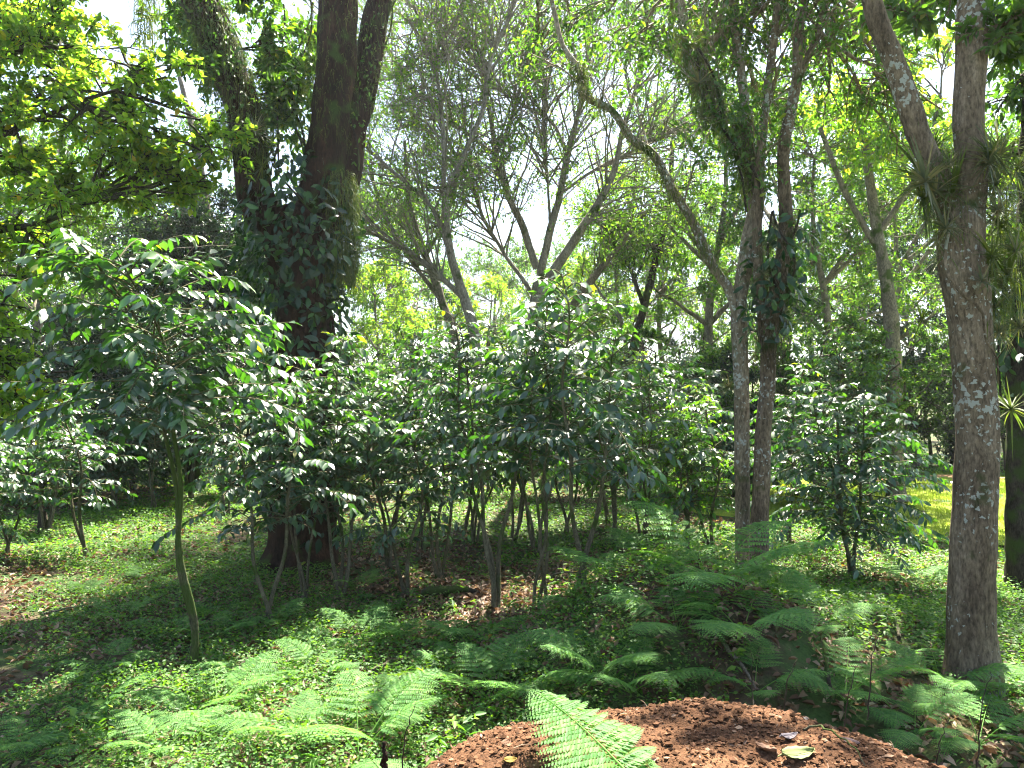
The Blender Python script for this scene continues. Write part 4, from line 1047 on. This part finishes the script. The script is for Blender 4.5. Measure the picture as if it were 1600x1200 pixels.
# ------------------------------------------------------------------ ground cover and litter
def pts_in_view(rng, n, y0, y1, m=.75):
    # density falls with distance: sample y uniformly, x across the view
    Y = rng.uniform(y0, y1, n); X = rng.uniform(-1, 1, n) * (Y * m + .6)
    return X, Y
def pn(x, y, s, seed):
    r = np.random.default_rng(seed); z = 0
    for k in range(7):
        a = r.uniform(0, 6.28); f = s * r.uniform(.6, 2.6)
        z = z + np.sin((x * math.cos(a) + y * math.sin(a)) * f + r.uniform(0, 6.28))
    return z / 3.2
def not_meadow(X, Y): return ((X - 9.7) / 6.0) ** 2 + ((Y - 12.7) / 4.8) ** 2 > 1
rng = np.random.default_rng(60)
mb = MB()
for (y0, y1, n, s0, s1, hmax, tpl) in ((1.6, 4.2, 130000, .010, .028, .11, leaf_t(.6, .10, .15, 'mid')), (4.2, 8.0, 170000, .014, .034, .11, leaf_t(.6, .10, .15, 'mid')),
                                       (8.0, 14, 140000, .022, .05, .10, leaf_t(.7, .06, .1, 'quad')), (14, 24, 70000, .05, .09, .12, leaf_t(.7, .06, .1, 'quad'))):
    X, Y = pts_in_view(rng, n, y0, y1)
    # clump the points: pull towards random plant centres
    k = n // 7; cx, cy = pts_in_view(rng, k, y0, y1); idx = rng.integers(0, k, n); sp = .022 + .005 * cy[idx]
    X = cx[idx] + rng.normal(0, sp); Y = cy[idx] + rng.normal(0, sp)
    bank = np.exp(-(((X - 1.1) / 1.1) ** 2 + ((Y - 4.6) / 1.0) ** 2))
    dens = .50 + .68 * pn(X, Y, 1.5, 3) + .35 * pn(X, Y, 5, 4) + .8 * bank + .15 * (Y > 8)
    dens = dens - .55 * np.exp(-(((X + .7) / 1.6) ** 2 + ((Y - 6.9) / 1.2) ** 2)) + .35 * np.exp(-(((X + 3.6) / 2.0) ** 2 + ((Y - 5.4) / 1.2) ** 2))
    ok = (rng.uniform(0, 1, n) < dens) & not_meadow(X, Y)
    X, Y, idx2, bank = X[ok], Y[ok], idx[ok], bank[ok]; n = len(X)
    hz = rng.uniform(.1, 1, n) ** 1.3 * hmax * (.5 + .5 * np.clip(1 + pn(X, Y, 2, 8), 0, 2)) * (1 + 1.2 * bank)
    pos = np.stack([X, Y, hgt(X, Y) + hz], -1)
    d = rvec(rng, n); d[:, 2] = d[:, 2] * .35
    nr = np.array([0, 0, 1.0]) + rng.normal(0, .38, (n, 3))
    pr = np.random.default_rng(5).uniform(0, 1, k)[idx2]
    leaves(mb, tpl, pos, d, nr, rng.uniform(s0, s1, n), np.clip(.7 * pr + .3 * rng.uniform(0, 1, n), 0, 1))
tag(link("ground_cover", mb.mesh("ground_cover", M['cover'])), "low green ground cover of small rounded leaves", "ground cover", None, "stuff")

mb = MB()
for (y0, y1, n, s0, s1) in ((1.6, 5, 16000, .025, .07), (5, 9, 32000, .03, .075), (9, 18, 26000, .05, .10)):
    X, Y = pts_in_view(rng, n, y0, y1); ok = not_meadow(X, Y) & (rng.uniform(0, 1, n) < .45 + 1.0 * np.exp(-(((X + .5) / 1.8) ** 2 + ((Y - 6.7) / 1.3) ** 2)) + .35 * pn(X, Y, 1.2, 12)); X, Y = X[ok], Y[ok]; n = len(X)
    pos = np.stack([X, Y, hgt(X, Y) + rng.uniform(.004, .03, n)], -1)
    d = rvec(rng, n); d[:, 2] *= .3
    leaves(mb, leaf_t(.5, .35, .28, 'mid'), pos, d, np.array([0, 0, 1.0]) + rng.normal(0, .35, (n, 3)), rng.uniform(s0, s1, n), rng.uniform(0, 1, n))
tag(link("leaf_litter", mb.mesh("leaf_litter", M['litter'])), "brown and tan dead leaves scattered over the forest floor", "leaf litter", None, "stuff")

mb = MB(); sb = MB()
for (y0, y1, n) in ((1.8, 5, 380), (5, 10, 900), (10, 18, 700)):
    X, Y = pts_in_view(rng, n, y0, y1); ok = not_meadow(X, Y) & (pn(X, Y, 1.1, 31) > -.35); X, Y = X[ok], Y[ok]; n = len(X)
    H_ = rng.uniform(.05, .16, n)
    for lv in range(4):
        m = 2 if lv < 3 else 3; f = (.45, .7, .9, 1.0)[lv]
        for q in range(m):
            a = rng.uniform(0, 6.28, n); d = np.stack([np.cos(a), np.sin(a), rng.uniform(-.4, .3, n)], -1)
            leaves(mb, leaf_t(.42, .12, .2, 'mid'), np.stack([X, Y, hgt(X, Y) + H_ * f], -1), d, np.array([0, 0, 1.]) + rng.normal(0, .3, (n, 3)), H_ * rng.uniform(.25, .5, n), rng.uniform(.1, 1, n))
tag(link("seedlings", mb.mesh("seedlings", M['cover'])), "leafy seedlings and small herbs standing above the ground cover", "seedlings", None, "stuff")

# ------------------------------------------------------------------ epiphytes on the trunks
def rosette(seed, n=46, L_=.24, w=.012, mat='airgrey', up=.5, name="air_plant"):
    rng = np.random.default_rng(seed); mb = MB()
    for k in range(n):
        d = rvec(rng, 1)[0]; d = norm(d + np.array([0, 0, up])); l = L_ * rng.uniform(.55, 1.1); s = norm(np.cross(d, [0.1, .2, 1]))
        u = np.linspace(0, 1, 6); sag = rng.uniform(.1, .45)
        c = d * (l * u)[:, None] - np.array([0, 0, sag * l]) * (u ** 2)[:, None]
        ww = w * (1 - u) ** .7 * .5 + .0006
        v = np.concatenate([c + s * ww[:, None], c - s * ww[:, None]])
        mb.add(v, [[i, i + 1, i + 7, i + 6] for i in range(5)], None, np.full(5, rng.uniform()))
    core = MB()
    me = mb.mesh(name, M[mat])
    o = link(name, me, None, (0, -50 - seed, 0)); tag(o, "x", "air plant")
    return o
rp = [rosette(1), rosette(2, 60, .20, .008), rosette(3, 36, .30, .016, 'moss'), rosette(4, 50, .26, .010, 'moss', .2)]
rused = set()
def airplant(key, px, py, Y, s, label, rz=0., group="air plants on the trunks"):
    loc = P(px, py, Y); o = rp[key]
    if key not in rused:
        rused.add(key); c = o
        c.location = [float(a) for a in loc]; c.rotation_euler = (0, 0, rz); c.scale = (s,) * 3; c["label"] = label; c["group"] = group
        return c
    return copy_tree(o, loc, rz, s, label, group)
for k, (key, px, py, dY, s, lab) in enumerate([
    (0, 1462, 300, -.12, .95, "largest spiky air plant in the fork of the stout lichened trunk"),
    (2, 1458, 232, .05, .8, "green spiky air plant just above the stout trunk's fork"),
    (1, 1448, 345, -.05, .9, "air plant hanging left under the stout trunk's fork"),
    (3, 1478, 400, .02, .9, "bushy air plant low on the left side of the stout trunk's fork"),
    (0, 1545, 255, -.15, .9, "air plant on the right face of the stout trunk, highest of that side"),
    (1, 1560, 330, -.12, 1.0, "air plant on the right face of the stout trunk, level with the fork"),
    (3, 1550, 400, -.15, .85, "air plant just below the fork on the stout trunk's right face"),
    (0, 1535, 440, -.17, .75, "grey air plant clasping the front of the stout trunk"),
    (2, 1575, 430, -.05, .95, "long-bladed air plant poking right from the stout trunk"),
    (1, 1560, 520, -.05, .75, "lowest air plant on the stout trunk's right side"),
    (2, 1440, 500, .1, .55, "air plant on a twig left of the stout trunk"),
    (2, 1580, 640, .9, .9, "pale spiky air plant jutting from the dark shaded trunk")]):
    airplant(key, px, py, gC + dY, s, lab, k * 1.3)
for k, (key, px, py, Y, s, lab) in enumerate([
    (0, 1092, 130, gB - .05, 1.0, "shaggy air plant on the slender pair's upper limb"),
    (1, 1100, 185, gB - .05, 1.1, "air plant halfway down the slender pair's upper limb"),
    (3, 1188, 250, gB, 1.0, "air plant in the slender pair's high fork"),
    (1, 1192, 430, gB - .1, .9, "dark spiky air plant between the slender pair's trunks"),
    (0, 1140, 605, gB, .75, "tawny air plant on the left of the slender pair, low down"),
    (1, 1225, 490, gB, 1.0, "air plant at the bottom of the dark tangle"),
    (0, 398, 205, gA - .45, 1.25, "spiky black and silver air plant on the vine-clad tree's left limb"),
    (3, 410, 260, gA - .4, .9, "drooping air plant below the spiky silver one"),
    (3, 1075, 70, gB, .8, "small air plant at the top of the slender pair's leaning limb"),
    (1, 905, 145, gB, .6, "little air plant at the knee of the up-left leaning limb")]):
    airplant(key, px, py, Y, s, lab, k * 1.7)

rg = np.random.default_rng(88)
for k in range(22):
    sd = -1 if k < 8 else 1
    py = rg.uniform(240, 380) if sd < 0 else rg.uniform(200, 520)
    px = (1500 - rg.uniform(5, 60)) if sd < 0 else (1545 + rg.uniform(0, 55) * (1 if py > 260 else .4))
    airplant([0, 1, 3, 2][k % 4], px, py, gC + rg.uniform(-.2, .15), rg.uniform(.65, 1.25), "one of the crowded spiky air plants massed about the fork of the stout lichened trunk", rg.uniform(0, 6), "air plants massed at the stout trunk's fork")
def strands(name, label, pts, rad, n, L_, mat, seed, w=.004, cat="hanging plant", jit=.3, group=None):
    """thin hanging stems rooted along a limb"""
    rng = np.random.default_rng(seed); mb = MB(); pts = np.array(pts); base = pts[0]
    t = rng.uniform(0, len(pts) - 1.001, n); i = t.astype(int); f = (t - i)[:, None]
    o = pts[i] * (1 - f) + pts[i + 1] * f
    a = rng.uniform(0, 6.28, n); dr = np.stack([np.cos(a), np.sin(a), np.zeros(n)], -1)
    rr = np.asarray(rad) * np.ones(len(pts)); r = rr[i]
    o = o + dr * (r * .95)[:, None]
    l = L_ * rng.uniform(.35, 1.1, n); u = np.linspace(0, 1, 6)
    out = rng.uniform(.2, jit + .25, n)
    c = o[:, None, :] + dr[:, None, :] * (out * l)[:, None, None] * (np.sin(u * 1.9)[None, :, None]) + np.array([0, 0, 1.]) * (l[:, None] * (.22 * np.sin(u * 3.1)[None] - u[None] ** 1.6 * .95))[:, :, None]
    c += rng.normal(0, .012, c.shape) * u[None, :, None]
    s = norm(np.cross(dr, [0, 0, 1]) + rng.normal(0, .4, (n, 3)))
    wv = (w * (1 - .6 * u))[None, :, None] * s[:, None, :]
    v = np.concatenate([c + wv, c - wv], 1) - base
    q = np.array([[k, k + 1, k + 7, k + 6] for k in range(5)])
    Q = (q[None] + (np.arange(n) * 12)[:, None, None]).reshape(-1, 4)
    mb.add(v.reshape(-1, 3), Q, None, np.repeat(rng.uniform(0, 1, n), 5))
    ob = link(name, mb.mesh(name, M[mat])); ob.location = [float(c) for c in base]
    tag(ob, label, cat, group); return ob
def line(*a): return [P(x, y, z) for x, y, z in a]
strands("hanging_epiphyte", "shaggy grass-like epiphyte covering the left limb of the vine-clad tree", line((300, -60, gA - .35), (330, 40, gA - .3), (352, 95, gA - .25), (384, 190, gA - .15), (388, 250, gA)), .19, 2600, .20, 'moss', 1, w=.003)
strands("hanging_epiphyte", "grassy epiphyte hanging down the middle limb of the vine-clad tree", line((524, -60, gA), (518, 60, gA), (512, 150, gA), (505, 230, gA)), .235, 900, .17, 'moss', 2, w=.0025)
strands("hanging_epiphyte", "grassy epiphyte on the rearmost limb of the vine-clad tree", line((610, -60, gA + .6), (575, 80, gA + .5), (556, 180, gA + .4)), .18, 900, .18, 'moss', 3, w=.0025)
strands("hanging_epiphyte", "yellow-green curtain of thin stems down the right edge of the vine-clad trunk", line((528, 270, gA - .05), (532, 340, gA - .05), (534, 400, gA - .05), (525, 440, gA - .05)), .13, 2600, .22, 'moss', 4, w=.0035)
strands("hanging_epiphyte", "shaggy dark tangle of roots around the right slender tree", line((1226, 330, gB), (1216, 420, gB), (1204, 480, gB), (1198, 560, gB)), .07, 1500, .16, 'darkstrand', 5, w=.002)
strands("hanging_epiphyte", "mossy beard on the slender pair's upper limb", line((1068, 30, gB2), (1090, 110, gB2), (1120, 170, gB2), (1165, 240, gB2), (1180, 300, gB2)), .075, 1700, .16, 'moss', 6)
strands("hanging_epiphyte", "mossy beard along the up-left leaning limb of the slender pair", line((902, 100, gB2), (912, 145, gB2), (1012, 240, gB2), (1060, 310, gB2), (1128, 430, gB2)), .045, 1200, .09, 'moss', 7)
strands("hanging_epiphyte", "green grassy epiphyte in the fork of the stout lichened trunk", line((1450, 240, gC), (1480, 320, gC), (1490, 380, gC)), .08, 500, .12, 'moss', 8, w=.002)
strands("hanging_epiphyte", "dense grassy epiphyte down the right side of the stout lichened trunk", line((1548, 220, gC + .05), (1556, 330, gC + .05), (1552, 440, gC + .05), (1552, 500, gC)), .07, 900, .13, 'moss', 9, w=.002)
strands("hanging_epiphyte", "long yellow-green pendant stems beside the stout lichened trunk", line((1570, 330, gC + .3), (1600, 390, gC + .3), (1585, 440, gC + .3)), .10, 260, .45, 'moss', 10, w=.003)
strands("hanging_moss", "thin beard of moss dangling against the sky left of the vine-clad tree", line((228, -40, 6.5), (230, 0, 6.5), (226, 60, 6.5)), .03, 260, .25, 'moss', 12)

def vine(name, label, pts, rad, n, size, mat, seed, droop=.8, cat="vine", tpl=None, thick=.12, stems=3):
    rng = np.random.default_rng(seed); pts = np.array(pts); base = pts[0]; rr = np.asarray(rad) * np.ones(len(pts))
    root = empty(name, base); tag(root, label, cat)
    mb = MB(); t = (rng.uniform(0, 1, n) + rng.uniform(0, 1, n)) * .5 * (len(pts) - 1.001); i = t.astype(int); f = (t - i)[:, None]
    o = pts[i] * (1 - f) + pts[i + 1] * f; r = rr[i] * (1 - f[:, 0]) + rr[i + 1] * f[:, 0]
    a = rng.uniform(0, 6.28, n); dr = np.stack([np.cos(a), np.sin(a), np.zeros(n)], -1)
    pos = o + dr * (r + rng.uniform(0, thick, n))[:, None] - base
    d = dr * .55 + rng.normal(0, .6, (n, 3)) - np.array([0, 0, droop * .8]); nr = dr + np.array([0, 0, .6]) + rng.normal(0, .5, (n, 3))
    leaves(mb, tpl or big_t, pos, d, nr, size * rng.uniform(.55, 1.2, n), rng.uniform(0, 1, n))
    link("foliage", mb.mesh("foliage", M[mat]), root)
    sb = MB()
    for k in range(stems):
        a0 = rng.uniform(0, 6.28); pp, u = resample(pts, 30); r2 = np.interp(u, np.linspace(0, 1, len(pts)), rr)
        an = a0 + 2.2 * np.sin(u * 3 + k)
        tube(sb, pp - base + np.stack([np.cos(an), np.sin(an), 0 * an], -1) * (r2 + .008)[:, None], .010, 5)
    link("stem", sb.mesh("stem", M['darkbark']), root)
    return root
vine("climbing_vine", "broad-leaved dark climber clothing the fork of the massive shade tree", line((462, 590, gA), (458, 500, gA), (462, 430, gA), (466, 360, gA), (468, 300, gA), (455, 215, gA + .1)), [.31, .31, .36, .39, .30, .10], 1900, .13, 'vine', 1, thick=.24)
vine("climbing_vine", "leafy climber hanging around the foot of the massive shade tree", line((472, 850, gA), (474, 740, gA), (474, 600, gA), (474, 500, gA)), [.34, .34, .33, .31], 650, .15, 'vine', 2, thick=.25)
vine("climbing_vine", "small-leaved shaggy climber clothing the left limb of the massive shade tree", line((392, 260, gA - .1), (384, 190, gA - .1), (352, 95, gA - .2), (312, 0, gA - .3), (270, -90, gA - .35)), [.15, .19, .20, .22, .2], 1500, .06, 'mid', 6, thick=.22, tpl=mid_t)
vine("climbing_vine", "small-leaved climber on the rearmost limb of the massive shade tree", line((540, 270, gA + .3), (552, 200, gA + .4), (574, 90, gA + .5), (600, -20, gA + .6)), [.16, .18, .17, .17], 700, .055, 'mid', 7, thick=.16, tpl=mid_t)
vine("climbing_vine", "leafy climber rising between the limbs of the massive shade tree", line((455, 270, gA + .1), (458, 180, gA + .15), (460, 90, gA + .2), (462, 0, gA + .2)), [.12, .15, .15, .17], 800, .09, 'mid', 3, thick=.16, tpl=mid_t)
vine("climbing_vine", "climber with large leaves on the right slender tree", line((1198, 560, gB), (1204, 480, gB), (1222, 400, gB), (1228, 330, gB)), [.05, .09, .12, .1], 420, .10, 'vine', 4, thick=.16)
vine("climbing_vine", "small dark climber in the high fork of the slender pair", line((1180, 330, gB), (1176, 270, gB), (1150, 200, gB), (1110, 140, gB), (1080, 80, gB)), [.06, .09, .09, .09, .06], 800, .055, 'mid', 8, thick=.14, tpl=mid_t)
vine("climbing_vine", "dark climber on the shaded trunk at the frame's edge", line((1602, 640, gD), (1602, 520, gD), (1604, 420, gD)), [.17, .19, .17], 260, .14, 'vine', 5)
twig("root", "thick pale liana twisting down the right side of the stout lichened trunk", line((1490, 330, gC - .16), (1478, 420, gC - .15), (1500, 455, gC - .18), (1535, 490, gC - .16), (1540, 530, gC - .14), (1556, 555, gC - .10), (1560, 600, gC - .05)), .010, 'palebark', "liana")

# ------------------------------------------------------------------ thin scattering volume, added to lift the darks like veiling glare
hb = MB(); hx0,hx1,hy0,hy1,hz0,hz1 = -520, 520, -70, 930, -1.5, 60
bx = [(hx0,hy0,hz0),(hx1,hy0,hz0),(hx1,hy1,hz0),(hx0,hy1,hz0),(hx0,hy0,hz1),(hx1,hy0,hz1),(hx1,hy1,hz1),(hx0,hy1,hz1)]
hb.add(bx,[[0,3,2,1],[4,5,6,7],[0,1,5,4],[1,2,6,5],[2,3,7,6],[3,0,4,7]])
hm, nt, N, L = new_mat("glare_veil")
pv = N("ShaderNodeVolumePrincipled"); pv.inputs["Color"].default_value=(.93,.96,1,1); pv.inputs["Density"].default_value=0.0006; pv.inputs["Anisotropy"].default_value=0.5
L(pv.outputs[0], N("ShaderNodeOutputMaterial").inputs["Volume"])
hz = link("glare_veil", hb.mesh("glare_veil", hm, False)); tag(hz, "thin pale veil added to stand in for sun glare", None, None, "stuff")
